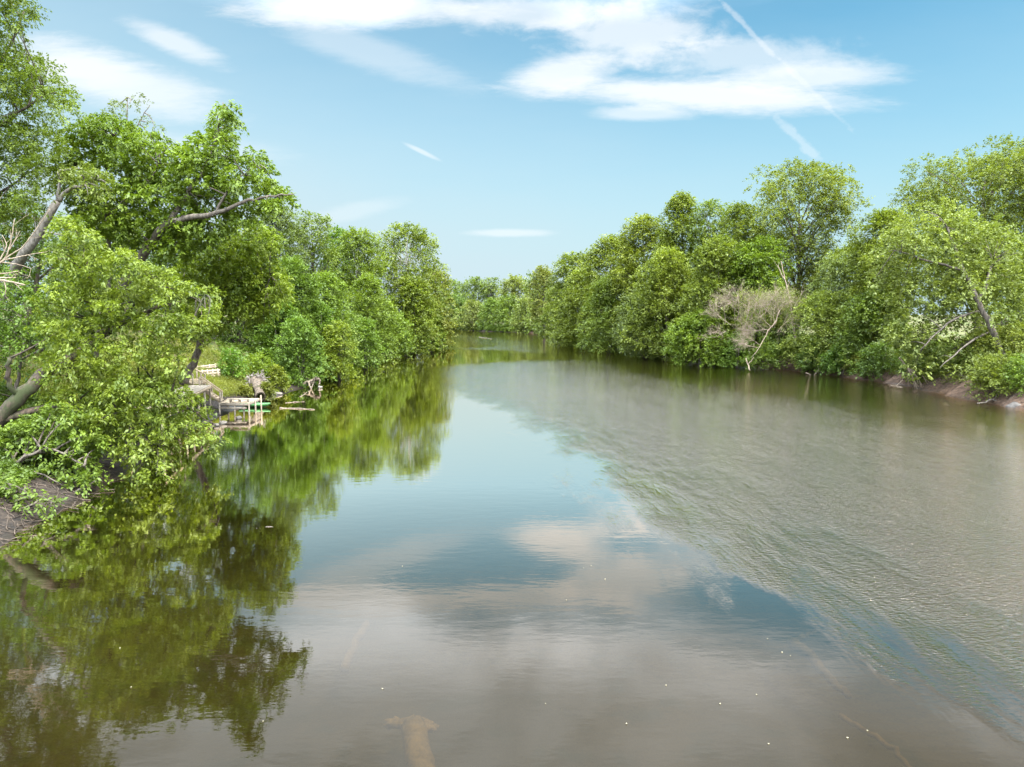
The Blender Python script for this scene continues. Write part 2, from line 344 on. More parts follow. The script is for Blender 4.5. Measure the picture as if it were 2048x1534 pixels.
PROF = {'round': ([0, .15, .45, .75, .92, 1], [.75, .95, 1, .90, .62, .25]),
        'bank': ([0, .12, .35, .65, .88, 1], [.95, 1.05, 1, .85, .55, .22]),
        'vase': ([0, .2, .5, .8, .95, 1], [.40, .65, .9, 1, .78, .45]),
        'spire': ([0, .15, .4, .7, .9, 1], [.8, 1, 1, .68, .36, .08])}
HUE = [(1, 1, 1), (0.92, 1.0, 0.9), (1.08, 1.0, 0.9), (0.85, 0.95, 1.0), (1.12, 1.08, 1.0), (0.95, 0.92, 1.1)]
def tree(name, label, cx, top, D, hw, cat='tree', group=None, cb=0.12, prof='bank', mat=LEAF, col=(1, 1, 1), dens=1.0, bark=BARK, lean=0.0, seed=None,
         zb=None, leaf=None, lobe=(0.20, 0.38), limbs=0.3, stems=1, flat=0.8, nl=None, xbase=None, droop=0.3, spread=1.0, tr=None):
    rng = np.random.RandomState(abs(hash((round(cx), round(top), round(D)))) % 99991 if seed is None else seed)
    tp = P(cx, top, D); x0 = tp[0]; xb = x0 if xbase is None else xbase
    z0 = float(height(xb, D)) if zb is None else zb
    z0 = max(z0, 0.05); H = tp[2] - z0
    Rr = hw / F * D
    L = leaf if leaf else min(0.95, max(0.15, 0.0029 * D)); W = L * 0.62; s = L * 3.1
    hc0 = z0 + cb * H; Hc = tp[2] - hc0
    pt, pr = PROF[prof]
    lr_m = Rr * sum(lobe) / 2
    N = nl or int(np.clip(2 * math.pi * Rr * Hc / (math.pi * lr_m ** 2) * 1.45, 14, 170))
    cen, rad = [], []
    ax0 = np.array([xb, D, z0]); ax1 = np.array([x0, D, tp[2]])
    for i in range(N):
        t = (i + rng.uniform(0, 1)) / N
        lr = Rr * rng.uniform(*lobe) * (0.75 + 0.25 * np.interp(t, pt, pr))
        lr = min(lr, Hc * 0.3)
        an = rng.uniform(0, 2 * math.pi)
        rr = max(0.0, Rr * np.interp(t, pt, pr) * rng.uniform(0.82, 1.08) - lr * 0.75) * math.sqrt(rng.uniform(0.22, 1.0))
        z = hc0 + t * Hc; z = min(z, tp[2] - lr * flat * 0.85); z = max(z, hc0 + lr * 0.35)
        c = ax0 + (ax1 - ax0) * ((z - z0) / H)
        cen.append(c + np.array([math.cos(an) * rr, math.sin(an) * rr * spread, 0])); rad.append(lr)
    cen = np.array(cen); rad = np.array(rad)
    outc = np.array([(x0 + xb) / 2, D, (hc0 + tp[2]) / 2 - Hc * 0.15])
    ps, ds, ts = lobes_to_sprays(cen, rad, rng, s, dens, flat, outc)
    ok = ps[:, 2] > 0.35; ps, ds, ts = ps[ok], ds[ok], ts[ok]
    v, f, tt = sprays_to_leaves(ps, ds, ts, rng, 13, s, L, W, droop)
    v[:, 2] = np.maximum(v[:, 2], 0.04)
    root = empty(name, (xb, D, z0)); org = np.array([xb, D, z0])
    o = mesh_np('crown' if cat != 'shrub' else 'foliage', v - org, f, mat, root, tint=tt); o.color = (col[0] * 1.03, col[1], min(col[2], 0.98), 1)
    b = MB(); tr = tr or max(0.05, H * 0.016)
    for k in range(stems):
        dx = rng.normal(0, 0.25 * Rr) if stems > 1 else 0.0; dy = rng.normal(0, 0.2 * Rr) if stems > 1 else 0.0
        tip = ax0 + (ax1 - ax0) * 0.88 + np.array([dx, dy, 0])
        tk = wander([ax0 - UP * 0.3 + np.array([dx * 0.15, dy * 0.15, 0]), ax0 + (tip - ax0) * 0.5 + np.array([lean, 0, 0]), tip], 10, tr * 0.5, rng)
        b.tube(tk, np.interp(np.linspace(0, 1, 10), [0, .12, 1], [tr * 1.35, tr, tr * 0.15]) / (1 if stems == 1 else 1.5), 8, 0.08, rng)
    for i in np.argsort(-rad)[:max(3, int(N * limbs))]:
        c = cen[i]; h = np.clip((c[2] - z0) / H - rng.uniform(0.12, 0.25), 0.08, 0.8)
        j = h * 9 / 0.88; a = tk[min(9, int(j))]
        b.tube(bez(a, (a + c) / 2 + UP * 0.12 * np.linalg.norm(c - a), c, 6), np.linspace(tr * 0.38 * (1 - h * 0.6), tr * 0.08, 6), 5)
    b.build('trunk' if cat != 'shrub' else 'stem', bark, root, origin=None).data.transform(__import__('mathutils').Matrix.Translation((-org[0], -org[1], -org[2])))
    return tag(root, label, cat, group)

def in_poly(x, y, poly):
    n = len(poly); r = np.zeros(len(x), bool); j = n - 1
    for i in range(n):
        xi, yi = poly[i]; xj, yj = poly[j]
        c = ((yi > y) != (yj > y)) & (x < (xj - xi) * (y - yi) / (yj - yi + 1e-9) + xi); r ^= c; j = i
    return r
def poly_dist(x, y, poly):
    d = np.full(len(x), 1e9)
    for i in range(len(poly)):
        a = np.array(poly[i], float); b = np.array(poly[(i + 1) % len(poly)], float); ab = b - a
        t = np.clip(((x - a[0]) * ab[0] + (y - a[1]) * ab[1]) / (ab @ ab + 1e-9), 0, 1)
        d = np.minimum(d, np.hypot(x - a[0] - t * ab[0], y - a[1] - t * ab[1]))
    return d
def hero(name, label, poly, Dfun, thick, nl, rpx, limbs, seed, mat=LEAF_B, col=(1, 1, 1), L=0.2, W=0.095, s=0.62, nleaf=17, dens=0.8, bark=BARK, droop=0.5,
         flat=0.75, twigs=60, cat='tree', gap=0.8, extra=None, base=None):
    """a tree whose crown fills an outline given in the photograph's pixels, with its own distance and thickness; limbs: (pixels with distances, radius start, radius end)"""
    rng = np.random.RandomState(seed)
    xs = [q[0] for q in poly]; ys = [q[1] for q in poly]
    X = rng.uniform(min(xs), max(xs), 12000); Y = rng.uniform(min(ys), max(ys), 12000)
    ok = in_poly(X, Y, poly); X, Y = X[ok], Y[ok]; dd = poly_dist(X, Y, poly)
    cen, rad, used = [], [], []
    for x, y, d in zip(X, Y, dd):
        if d < rpx[0] * 0.35: continue
        r = float(np.clip(d * 1.15, rpx[0] * 0.5, rng.uniform(*rpx)))
        if used:
            u = np.array(used); 
            if np.any(np.hypot(u[:, 0] - x, u[:, 1] - y) < gap * 0.5 * (u[:, 2] + r)) : continue
        used.append((x, y, r))
        D0 = Dfun(x, y)
        for k in range(2 if thick > 1 else 1):
            D = D0 + rng.uniform(-thick, thick)
            c = P(x + rng.normal(0, r * 0.3) * (k > 0), y + rng.normal(0, r * 0.3) * (k > 0), D)
            cen.append(c); rad.append(r / F * D)
        if len(used) >= nl: break
    cen = np.array(cen); rad = np.array(rad)
    g = height(cen[:, 0], cen[:, 1]); ok = cen[:, 2] > np.maximum(g, 0) + 0.15; cen, rad = cen[ok], rad[ok]
    ps, ds, ts = lobes_to_sprays(cen, rad, rng, s, dens, flat, None, 0.3)
    ok = ps[:, 2] > 0.3; ps, ds, ts = ps[ok], ds[ok], ts[ok]
    v, f, tt = sprays_to_leaves(ps, ds, ts, rng, nleaf, s, L, W, droop)
    v[:, 2] = np.maximum(v[:, 2], 0.03)
    b = MB(); allp = []
    for pts, r0, r1 in limbs:
        w = np.array([P(*q) for q in pts]); k = max(6, len(w) * 4)
        w = wander(w, k, min(r0 * 0.25, 0.05), rng); b.tube(w, np.linspace(r0, r1, k), 9, 0.08, rng); allp.append(w)
    ap = np.concatenate(allp)
    sel = rng.permutation(len(cen))[:twigs]
    for i in sel:
        c = cen[i]; a = ap[np.argmin(np.linalg.norm(ap - c, axis=1) + rng.uniform(0, 1.0, len(ap)))]
        b.tube(bez(a, (a + c) / 2 + UP * 0.15 * np.linalg.norm(c - a) + rng.normal(0, 0.2, 3), c, 7), np.linspace(0.055, 0.014, 7), 5)
    org = allp[0][0] if base is None else np.array(base)
    root = empty(name, org)
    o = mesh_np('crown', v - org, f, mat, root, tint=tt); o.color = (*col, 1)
    for q in b.v: q -= org
    b.build('trunk', bark, root)
    return tag(root, label, cat), root
# ------------------------------------------------------------------ right bank, back row (large trees)
GR = 'trees along the right bank'
def rt(l, cx, top, D, hw, **k): return tree('riverbank_tree', l, cx, top, D, hw * 1.12, group=GR, **k)
rt('tall airy tree at the right edge rising behind the pale leaning tree', 1975, 303, 100, 165, cb=0.30, prof='vase', mat=LEAF, col=(1.0, 0.97, 1.15), lobe=(0.16, 0.28), dens=0.8, nl=120, limbs=0.5, seed=11, tr=0.5)
rt('tall twin-topped tree with sky showing through its lower crown, behind the tan dead brush', 1602, 336, 122, 112, cb=0.22, prof='vase', mat=LEAF, col=(1.05, 1.0, 0.95), lobe=(0.18, 0.30), dens=0.8, nl=120, limbs=0.45, seed=12, tr=0.45)
rt('slim lime-green tree in the notch between the twin-topped tree and the pale leaning tree', 1772, 425, 96, 72, cb=0.12, prof='round', mat=LEAF_B, col=(0.98, 0.98, 0.85), lobe=(0.22, 0.36), dens=1.2, seed=13)
rt('rounded green tree left of the twin-topped tree, touching its crown', 1478, 412, 128, 62, cb=0.2, prof='round', col=(1.0, 1.0, 0.9), dens=0.9, seed=14)
rt('loose open-topped tree between the pointed tree and the rounded green tree', 1425, 408, 136, 46, cb=0.25, prof='vase', col=(0.92, 0.98, 1.0), dens=0.75, lobe=(0.2, 0.34), seed=15)
rt('pointed narrow tree, highest of the middle right bank left of the twin-topped tree', 1366, 393, 142, 56, cb=0.1, prof='bank', col=(1.08, 1.06, 0.85), dens=1.2, seed=16)
rt('broad green tree just left of the pointed narrow tree', 1292, 437, 152, 62, cb=0.1, prof='round', mat=LEAF, col=(1.12, 1.06, 0.9), dens=1.2, seed=17)
rt('dome-shaped green tree where the right skyline starts to climb', 1222, 478, 172, 58, cb=0.1, prof='round', mat=LEAF, col=(1.1, 1.06, 0.9), dens=1.2, seed=18)
rt('smaller domed tree at the left end of the right bank skyline', 1152, 510, 200, 55, cb=0.08, prof='round', mat=LEAF, col=(0.95, 0.95, 1.0), dens=1.2, seed=19)
rt('thin pale-stemmed tree with see-through top beside the far bend', 1088, 538, 262, 26, cb=0.3, prof='round', mat=LEAF_O, col=(0.95, 0.95, 1.0), dens=0.5, seed=20)
rt('leafy tree filling the gap right of the pale leaning tree, cut by the frame edge', 2075, 470, 84, 70, cb=0.08, prof='bank', col=(0.9, 0.95, 0.95), dens=1.2, seed=21)
# front rows
rt('willowy pale tree right of the bare snag, above the bright low tree', 1715, 488, 106, 82, cb=0.12, prof='round', mat=LEAF_P, col=(0.92, 1.0, 0.95), lobe=(0.2, 0.32), droop=0.6, dens=1.2, seed=22)
rt('bright lime low tree reaching over the water right of the tan dead brush', 1655, 590, 101, 78, cb=0.10, prof='bank', mat=LEAF_P, col=(1.0, 1.05, 0.75), lobe=(0.22, 0.34), dens=1.2, seed=23)
rt('mid-green tree directly behind the left half of the tan dead brush', 1440, 478, 118, 76, cb=0.1, prof='bank', col=(1.0, 1.0, 0.9), dens=1.2, seed=24)
rt('vivid yellow-green tree crown high beside the sky gaps of the twin-topped tree', 1520, 480, 116, 62, cb=0.3, prof='round', mat=LEAF_B, col=(0.85, 1.0, 0.7), lobe=(0.22, 0.34), dens=1.2, seed=25)
rt('bright green low tree dipping into the water left of the tan dead brush', 1402, 628, 115, 62, cb=0.0, prof='bank', mat=LEAF_B, col=(0.85, 1.0, 0.8), dens=1.2, seed=26)
rt('mid-green rounded tree on the slope left of the bright dipping tree', 1335, 502, 130, 72, cb=0.08, prof='bank', mat=LEAF, col=(1.1, 1.08, 0.95), dens=1.2, seed=27)
rt('grey-green leaning tree hanging low over the earth bank below the broad green tree', 1292, 585, 136, 62, cb=0.02, prof='bank', mat=LEAF_P, col=(0.75, 0.82, 0.85), dens=1.2, seed=28)
rt('dense green tree reaching the water below the dome-shaped tree', 1222, 560, 158, 62, cb=0.0, prof='bank', mat=LEAF, col=(0.95, 1.0, 0.95), dens=1.2, seed=29)
rt('full green tree below the skyline dome, trailing into the water', 1168, 545, 186, 58, cb=0.0, prof='bank', mat=LEAF, col=(1.08, 1.06, 0.9), dens=1.2, seed=30)
rt('leafy bank tree at the corner where the right bank turns to the far bend', 1118, 575, 222, 36, cb=0.0, prof='bank', mat=LEAF, col=(0.95, 0.97, 1.05), dens=1.2, seed=31)
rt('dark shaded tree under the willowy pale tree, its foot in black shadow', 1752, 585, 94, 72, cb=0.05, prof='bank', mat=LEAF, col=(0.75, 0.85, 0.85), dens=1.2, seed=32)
rt('olive drooping tree at the right edge whose leaves touch the grey rock', 2010, 655, 73, 92, cb=0.02, prof='bank', mat=LEAF_O, col=(1.0, 1.05, 0.75), lobe=(0.2, 0.3), dens=1.2, seed=33, xbase=P(2060, 632, 73)[0])
# the large pale sycamore with its leaning trunk, built to its own outline
RS_POLY = [(1770, 470), (1812, 418), (1880, 398), (1930, 415), (1960, 450), (2010, 440), (2055, 520), (2075, 620), (2060, 690), (2000, 690), (1990, 735), (1930, 760), (1880, 740), (1840, 775), (1800, 720), (1765, 670), (1790, 620), (1740, 585), (1730, 520)]
hero('sycamore_tree', 'large pale yellow-green tree with a bare trunk leaning left over the right bank', RS_POLY, lambda x, y: 78 - 0.006 * (x - 1760), 4.0, 115, (22, 42),
     [([(2040, 775, 73), (2015, 735, 72.5), (1985, 660, 72.3), (1955, 600, 73), (1925, 540, 75), (1895, 455, 76)], 0.40, 0.10), ([(1955, 600, 74), (1975, 565, 74), (1985, 520, 76)], 0.22, 0.06), ([(1965, 620, 74.3), (1900, 640, 73), (1840, 700, 72)], 0.16, 0.04),
      ([(1985, 660, 74.5), (1930, 690, 72), (1880, 735, 71)], 0.14, 0.04), ([(1925, 540, 75), (1850, 520, 75), (1790, 500, 76)], 0.16, 0.04)], 41, mat=LEAF_P, col=(0.98, 1.0, 0.85), L=0.27, W=0.20, s=0.8, nleaf=13, dens=0.62, bark=BARK, droop=0.35, twigs=50)[0]['group'] = GR
# shrubs at the right waterline
def sh(*a, **k):
    k.setdefault('cb', 0.0); k.setdefault('stems', 3); k.setdefault('lobe', (0.28, 0.42)); return tree('shrub', *a, cat='shrub', **k)
GS = 'shrubs along the right waterline'
sh('round shrub at the right waterline just below the bright lime low tree', 1640, 690, 100, 46, group=GS, mat=LEAF, col=(0.75, 0.9, 1.0), seed=51)
sh('dark green shrub at the waterline left of the tan dead brush foot', 1475, 672, 110, 36, group=GS, col=(0.8, 1.0, 0.8), seed=52)
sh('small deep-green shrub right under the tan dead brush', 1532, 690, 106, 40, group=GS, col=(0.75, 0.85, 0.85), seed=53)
sh('bluish green shrub spilling down the red earth bank', 1685, 690, 95, 42, group=GS, col=(0.75, 1.0, 1.25), seed=54)
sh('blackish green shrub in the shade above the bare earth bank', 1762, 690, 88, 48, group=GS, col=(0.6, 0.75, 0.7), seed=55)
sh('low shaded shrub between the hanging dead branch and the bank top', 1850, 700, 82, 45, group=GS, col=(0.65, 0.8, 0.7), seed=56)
sh('spreading olive shrub touching the water at the right edge', 1955, 728, 70.5, 58, group=GS, mat=LEAF_O, col=(0.95, 1.05, 0.7), seed=57)
sh('green shrub trailing into the water where the right shadow line begins', 1150, 640, 205, 30, group=GS, seed=58)
sh('low green shrub on the water edge left of the earth bank roots', 1222, 648, 172, 28, group=GS, col=(0.85, 1.0, 1.0), seed=59)
sh('dull green shrub above the exposed roots of the right bank', 1300, 662, 143, 34, group=GS, col=(0.85, 0.95, 0.85), seed=60)
sh('pale weedy shrub over the reddish earth at the foot of the willowy tree', 1720, 716, 92.5, 24, group=GS, mat=LEAF_O, col=(1.0, 1.0, 0.9), seed=61)
sh('leafy shrub half hidden behind the bare snag', 1560, 600, 112, 44, group=GS, col=(0.8, 0.9, 0.85), seed=62)

sh('low green shrub leaning over the water beside the grey rock', 1992, 712, 66.5, 62, group=GS, mat=LEAF_O, col=(0.85, 0.95, 0.65), seed=63)
sh('dark leafy shrub in the right corner above the grey rock, cut by the frame', 2062, 715, 63.5, 62, group=GS, mat=LEAF, col=(0.75, 0.9, 0.6), seed=64)
# ------------------------------------------------------------------ far bank at the bend
GF = 'trees on the far bank at the bend'
def ft(l, cx, top, D, hw, **k):
    k.setdefault('lobe', (0.22, 0.36)); return tree('far_tree', l, cx, top - 3, D - 6, hw * 1.32, group=GF, **k)
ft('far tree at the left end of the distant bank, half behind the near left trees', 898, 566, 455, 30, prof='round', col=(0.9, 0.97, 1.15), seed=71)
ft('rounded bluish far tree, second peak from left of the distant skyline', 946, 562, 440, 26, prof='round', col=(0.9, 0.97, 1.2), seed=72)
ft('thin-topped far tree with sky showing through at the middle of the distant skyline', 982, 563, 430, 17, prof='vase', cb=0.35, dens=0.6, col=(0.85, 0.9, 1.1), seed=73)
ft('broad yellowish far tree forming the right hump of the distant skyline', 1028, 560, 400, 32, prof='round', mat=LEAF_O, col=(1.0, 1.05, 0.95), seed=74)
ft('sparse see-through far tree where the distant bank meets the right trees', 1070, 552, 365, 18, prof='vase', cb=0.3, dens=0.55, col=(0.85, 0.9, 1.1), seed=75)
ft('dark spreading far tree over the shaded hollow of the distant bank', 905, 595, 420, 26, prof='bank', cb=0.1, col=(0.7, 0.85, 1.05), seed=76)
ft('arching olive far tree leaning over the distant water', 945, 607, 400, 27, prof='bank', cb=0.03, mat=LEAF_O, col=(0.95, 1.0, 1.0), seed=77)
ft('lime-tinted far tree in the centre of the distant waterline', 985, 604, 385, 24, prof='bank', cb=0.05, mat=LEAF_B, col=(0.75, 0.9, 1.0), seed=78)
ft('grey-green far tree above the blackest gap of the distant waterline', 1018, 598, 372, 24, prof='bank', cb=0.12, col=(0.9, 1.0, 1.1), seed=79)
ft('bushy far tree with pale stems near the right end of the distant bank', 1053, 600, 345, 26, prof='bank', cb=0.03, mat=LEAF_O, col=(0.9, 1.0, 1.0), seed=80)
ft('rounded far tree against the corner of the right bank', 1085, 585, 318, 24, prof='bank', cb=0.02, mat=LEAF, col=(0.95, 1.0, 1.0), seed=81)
ft('low pale far shrubby tree dipping to the water left of the dark hollow', 890, 638, 415, 14, prof='bank', cb=0.0, mat=LEAF_O, col=(1.0, 1.0, 1.0), seed=82)
wood = []
rng = np.random.RandomState(5)
for k in range(64):                               # the wood behind both banks, one mass with no tree to tell apart
    y = rng.uniform(330, 640); side = k % 3
    if side == 0: x = xl(min(y, 300)) - rng.uniform(35, 160) ; y = rng.uniform(150, 420); h = rng.uniform(13, 19)
    elif side == 1: x = xr(300) + rng.uniform(35, 160); y = rng.uniform(150, 420); h = rng.uniform(12, 17)
    else: x = rng.uniform(-150, 20); y = rng.uniform(500, 620); h = rng.uniform(13, 20)
    wood.append((x, y, h))
cen = []; rad = []
for x, y, h in wood:
    z0 = float(height(x, y))
    for k in range(16):
        t = rng.uniform(0.1, 1); a = rng.uniform(0, 6.28); r = 5.5 * math.sin(math.pi * min(1, t * 0.75 + 0.22))
        cen.append((x + r * math.cos(a), y + r * math.sin(a), z0 + h * t - 1.5)); rad.append(rng.uniform(1.6, 2.6))
ps, ds, ts = lobes_to_sprays(np.array(cen), np.array(rad), rng, 2.6, 0.9, 0.8)
v, f, tt = sprays_to_leaves(ps, ds, ts, rng, 12, 2.6, 0.95, 0.6)
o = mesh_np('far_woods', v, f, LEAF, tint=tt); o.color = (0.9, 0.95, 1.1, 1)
tag(o, 'distant woods behind the banks, reading as one green mass', 'woods', kind='stuff')

# ------------------------------------------------------------------ left bank, middle distance
GL = 'trees along the left bank'
def lt(*a, **k): return tree('riverbank_tree', *a, group=GL, **k)
lt('broad white-limbed tree ending the left treeline, its crown over the bend', 812, 455, 158, 84, cb=0.18, prof='round', mat=LEAF, col=(1.05, 1.05, 0.85), lobe=(0.18, 0.30), dens=0.85, bark=BARK_PALE, limbs=0.5, nl=130, seed=101, tr=0.55)
lt('leafy tree left of the white-limbed tree, slightly lower on the skyline', 716, 462, 142, 62, cb=0.12, prof='round', col=(0.98, 1.05, 0.85), bark=BARK_PALE, seed=102)
lt('dark tree top peeping over the skyline between two lighter left crowns', 672, 462, 168, 38, cb=0.3, prof='round', col=(0.72, 0.95, 0.85), seed=103)
lt('loose tree with a ragged top right of the big near tree tip', 622, 432, 112, 56, cb=0.15, prof='vase', mat=LEAF, col=(0.95, 1.0, 0.95), lobe=(0.2, 0.32), dens=0.8, seed=104)
lt('grey-green tree tucked behind the tip of the long near limb', 548, 405, 104, 66, cb=0.1, prof='round', mat=LEAF_O, col=(0.72, 0.85, 0.95), seed=105)
lt('rich green rounded tree in front of the left treeline, below the ragged top', 650, 552, 100, 66, cb=0.05, prof='bank', col=(0.95, 1.1, 0.85), seed=106)
lt('mid-green tree standing between the rounded tree and the white-limbed tree', 735, 555, 124, 60, cb=0.05, prof='bank', col=(0.95, 1.05, 0.8), seed=107)
lt('overhanging yellow-green tree whose boughs dip to the water at the left point', 828, 560, 150, 58, cb=0.0, prof='bank', mat=LEAF_B, col=(0.95, 0.98, 0.8), seed=108)
lt('olive tree at the very tip of the left point, leaning to the bend', 872, 545, 178, 34, cb=0.05, prof='round', mat=LEAF_O, col=(1.05, 1.05, 0.75), seed=109)
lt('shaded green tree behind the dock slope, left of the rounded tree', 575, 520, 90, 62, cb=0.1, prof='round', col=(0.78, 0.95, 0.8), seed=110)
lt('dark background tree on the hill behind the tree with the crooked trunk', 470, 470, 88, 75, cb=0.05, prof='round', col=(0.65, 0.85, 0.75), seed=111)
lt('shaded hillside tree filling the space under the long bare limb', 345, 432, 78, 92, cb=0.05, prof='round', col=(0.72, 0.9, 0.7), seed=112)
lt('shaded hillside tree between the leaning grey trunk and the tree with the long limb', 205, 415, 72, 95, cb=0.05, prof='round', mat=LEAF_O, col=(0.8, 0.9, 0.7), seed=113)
GLS = 'shrubs along the left waterline'
def ls(*a, **k):
    k.setdefault('cb', 0.0); k.setdefault('stems', 3); k.setdefault('lobe', (0.26, 0.40)); return tree('shrub', *a, cat='shrub', group=GLS, **k)
ls('bright yellow-green shrub bulging over the water right of the driftwood', 676, 648, 90, 42, mat=LEAF_B, col=(1.05, 1.08, 0.75), seed=121)
ls('big bluish green shrub behind the driftwood, sloping to the water', 598, 640, 81, 56, mat=LEAF, col=(0.85, 1.08, 1.35), seed=122)
ls('tall green shrub above the hollow log, touching the bluish shrub', 560, 605, 86, 50, mat=LEAF_B, col=(0.72, 0.95, 0.85), seed=123)
ls('glossy dark round shrub above the lower dock', 462, 703, 70, 28, mat=LEAF, col=(0.8, 1.15, 0.7), seed=124)
ls('lime shrub just right of the glossy dark shrub', 515, 712, 73.5, 32, mat=LEAF_B, col=(0.95, 1.08, 0.6), seed=125)
ls('small yellowish shrub between the hollow log and the bluish shrub', 552, 738, 73.5, 22, mat=LEAF_B, col=(1.05, 1.0, 0.7), seed=126)
ls('deep green shrub with its foot in shadow at the middle of the left waterline', 728, 640, 108, 38, mat=LEAF, col=(0.85, 1.05, 0.8), seed=127)
ls('leafy shrub hanging to the water before the left point', 790, 632, 136, 40, mat=LEAF, col=(0.95, 1.08, 0.8), seed=128)
ls('green shrub at the tip of the left point beside the bend', 862, 622, 176, 24, mat=LEAF, col=(0.9, 1.1, 0.75), seed=129)
ls('shaded shrub on the bank between the lime shrub and the deep green shrub', 640, 610, 92, 42, mat=LEAF_B, col=(0.75, 1.0, 0.8), seed=130)

# ------------------------------------------------------------------ left bank, near trees
hero('tall_tree', 'tall dark-leaved tree filling the upper left corner, cut off by the frame',
     [(-160, -160), (20, -150), (70, -60), (62, 30), (38, 55), (30, 105), (95, 115), (140, 175), (150, 235), (110, 300), (95, 380), (60, 470), (-160, 520)], lambda x, y: 45, 4.5, 130, (24, 48),
     [([(-150, 760, 44), (-130, 520, 44.5), (-90, 300, 45), (-40, 100, 45), (0, -60, 45)], 0.42, 0.10), ([(-90, 300, 45), (0, 250, 44), (90, 190, 43.5)], 0.18, 0.04), ([(-120, 430, 44.7), (-20, 400, 45), (50, 350, 45)], 0.16, 0.04), ([(-60, 170, 45), (20, 100, 46), (50, 20, 46)], 0.14, 0.04)],
     201, mat=LEAF_O, col=(0.80, 0.95, 0.62), L=0.19, W=0.09, s=0.55, nleaf=17, dens=0.85, droop=0.35)
hero('riverbank_tree', 'twiggy small-topped tree poking up behind the big spreading tree',
     [(188, 330), (185, 235), (215, 215), (225, 190), (262, 178), (290, 188), (305, 215), (318, 250), (315, 330)], lambda x, y: 60, 2.0, 26, (10, 18),
     [([(255, 660, 60), (255, 480, 60), (252, 320, 60), (255, 195, 60)], 0.2, 0.03), ([(253, 330, 60), (225, 270, 60), (200, 240, 60)], 0.06, 0.02), ([(253, 300, 60), (280, 240, 60), (300, 210, 60)], 0.06, 0.02)],
     202, mat=LEAF_O, col=(0.72, 0.80, 0.55), L=0.18, W=0.09, s=0.5, nleaf=10, dens=0.5, twigs=24)[0]['group'] = GL
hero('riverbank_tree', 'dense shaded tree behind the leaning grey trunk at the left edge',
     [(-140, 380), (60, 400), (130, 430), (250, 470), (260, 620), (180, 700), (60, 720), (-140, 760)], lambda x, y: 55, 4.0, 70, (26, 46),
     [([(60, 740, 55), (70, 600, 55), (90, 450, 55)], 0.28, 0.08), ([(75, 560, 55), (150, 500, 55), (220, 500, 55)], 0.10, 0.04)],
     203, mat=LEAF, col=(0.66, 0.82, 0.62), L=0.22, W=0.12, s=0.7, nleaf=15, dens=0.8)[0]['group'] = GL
hero('box_elder_tree', 'big spreading tree with a long bare limb reaching right against the sky',
     [(120, 300), (150, 245), (200, 225), (250, 240), (285, 285), (300, 250), (335, 285), (378, 292), (395, 262), (425, 262), (432, 215), (447, 196), (470, 225), (462, 300), (520, 305), (545, 345), (560, 372), (592, 385), (575, 415), (520, 425), (480, 450), (440, 470), (400, 500), (340, 520), (300, 500), (240, 490), (200, 470), (150, 420), (105, 370)],
     lambda x, y: 49 - 0.006 * (x - 150), 3.2, 170, (20, 40),
     [([(188, 745, 49.5), (186, 700, 49), (205, 640, 48.5), (250, 560, 47.5), (300, 485, 46.5)], 0.46, 0.30), ([(300, 487, 46.5), (325, 455, 45.5), (360, 436, 45), (430, 430, 44.5), (485, 405, 44.5), (545, 392, 44.5), (588, 388, 44.5)], 0.27, 0.035),
      ([(322, 458, 45.5), (345, 430, 45.5), (368, 405, 46), (400, 350, 46), (430, 290, 46), (446, 205, 46)], 0.20, 0.03), ([(215, 640, 48.5), (218, 500, 49), (212, 400, 49), (205, 360, 49), (220, 320, 49), (230, 260, 49)], 0.20, 0.04),
      ([(214, 430, 49), (240, 412, 48), (275, 395, 47), (320, 330, 47)], 0.13, 0.03), ([(430, 430, 44.5), (440, 405, 44.5), (470, 360, 44.5), (520, 330, 45)], 0.09, 0.025), ([(212, 400, 49), (180, 380, 48), (150, 330, 48)], 0.10, 0.03)],
     204, mat=LEAF_B, col=(0.86, 0.98, 0.75), L=0.25, W=0.135, s=0.6, nleaf=17, dens=0.68, droop=0.55, flat=0.48, gap=0.9, twigs=90)
hero('box_elder_tree', 'tree with a dark crooked trunk leaning right beside the upper deck, bright yellow-green',
     [(390, 500), (430, 470), (480, 440), (540, 450), (560, 490), (545, 520), (572, 560), (575, 600), (540, 640), (500, 655), (455, 640), (430, 690), (395, 660), (350, 640), (330, 560)],
     lambda x, y: 54.5, 2.6, 75, (20, 38),
     [([(366, 768, 57), (380, 735, 57), (402, 690, 56.5), (415, 640, 56), (412, 590, 55.5), (430, 530, 55), (470, 480, 55)], 0.34, 0.07), ([(413, 600, 55.5), (470, 560, 54), (540, 555, 53.5)], 0.14, 0.03), ([(405, 680, 56.5), (385, 620, 55), (365, 570, 54)], 0.14, 0.04)],
     205, mat=LEAF_B, col=(1.12, 1.18, 0.85), L=0.25, W=0.13, s=0.62, nleaf=17, dens=0.9, droop=0.5)  # leaf colour brightened to offset the shade of the big spreading tree
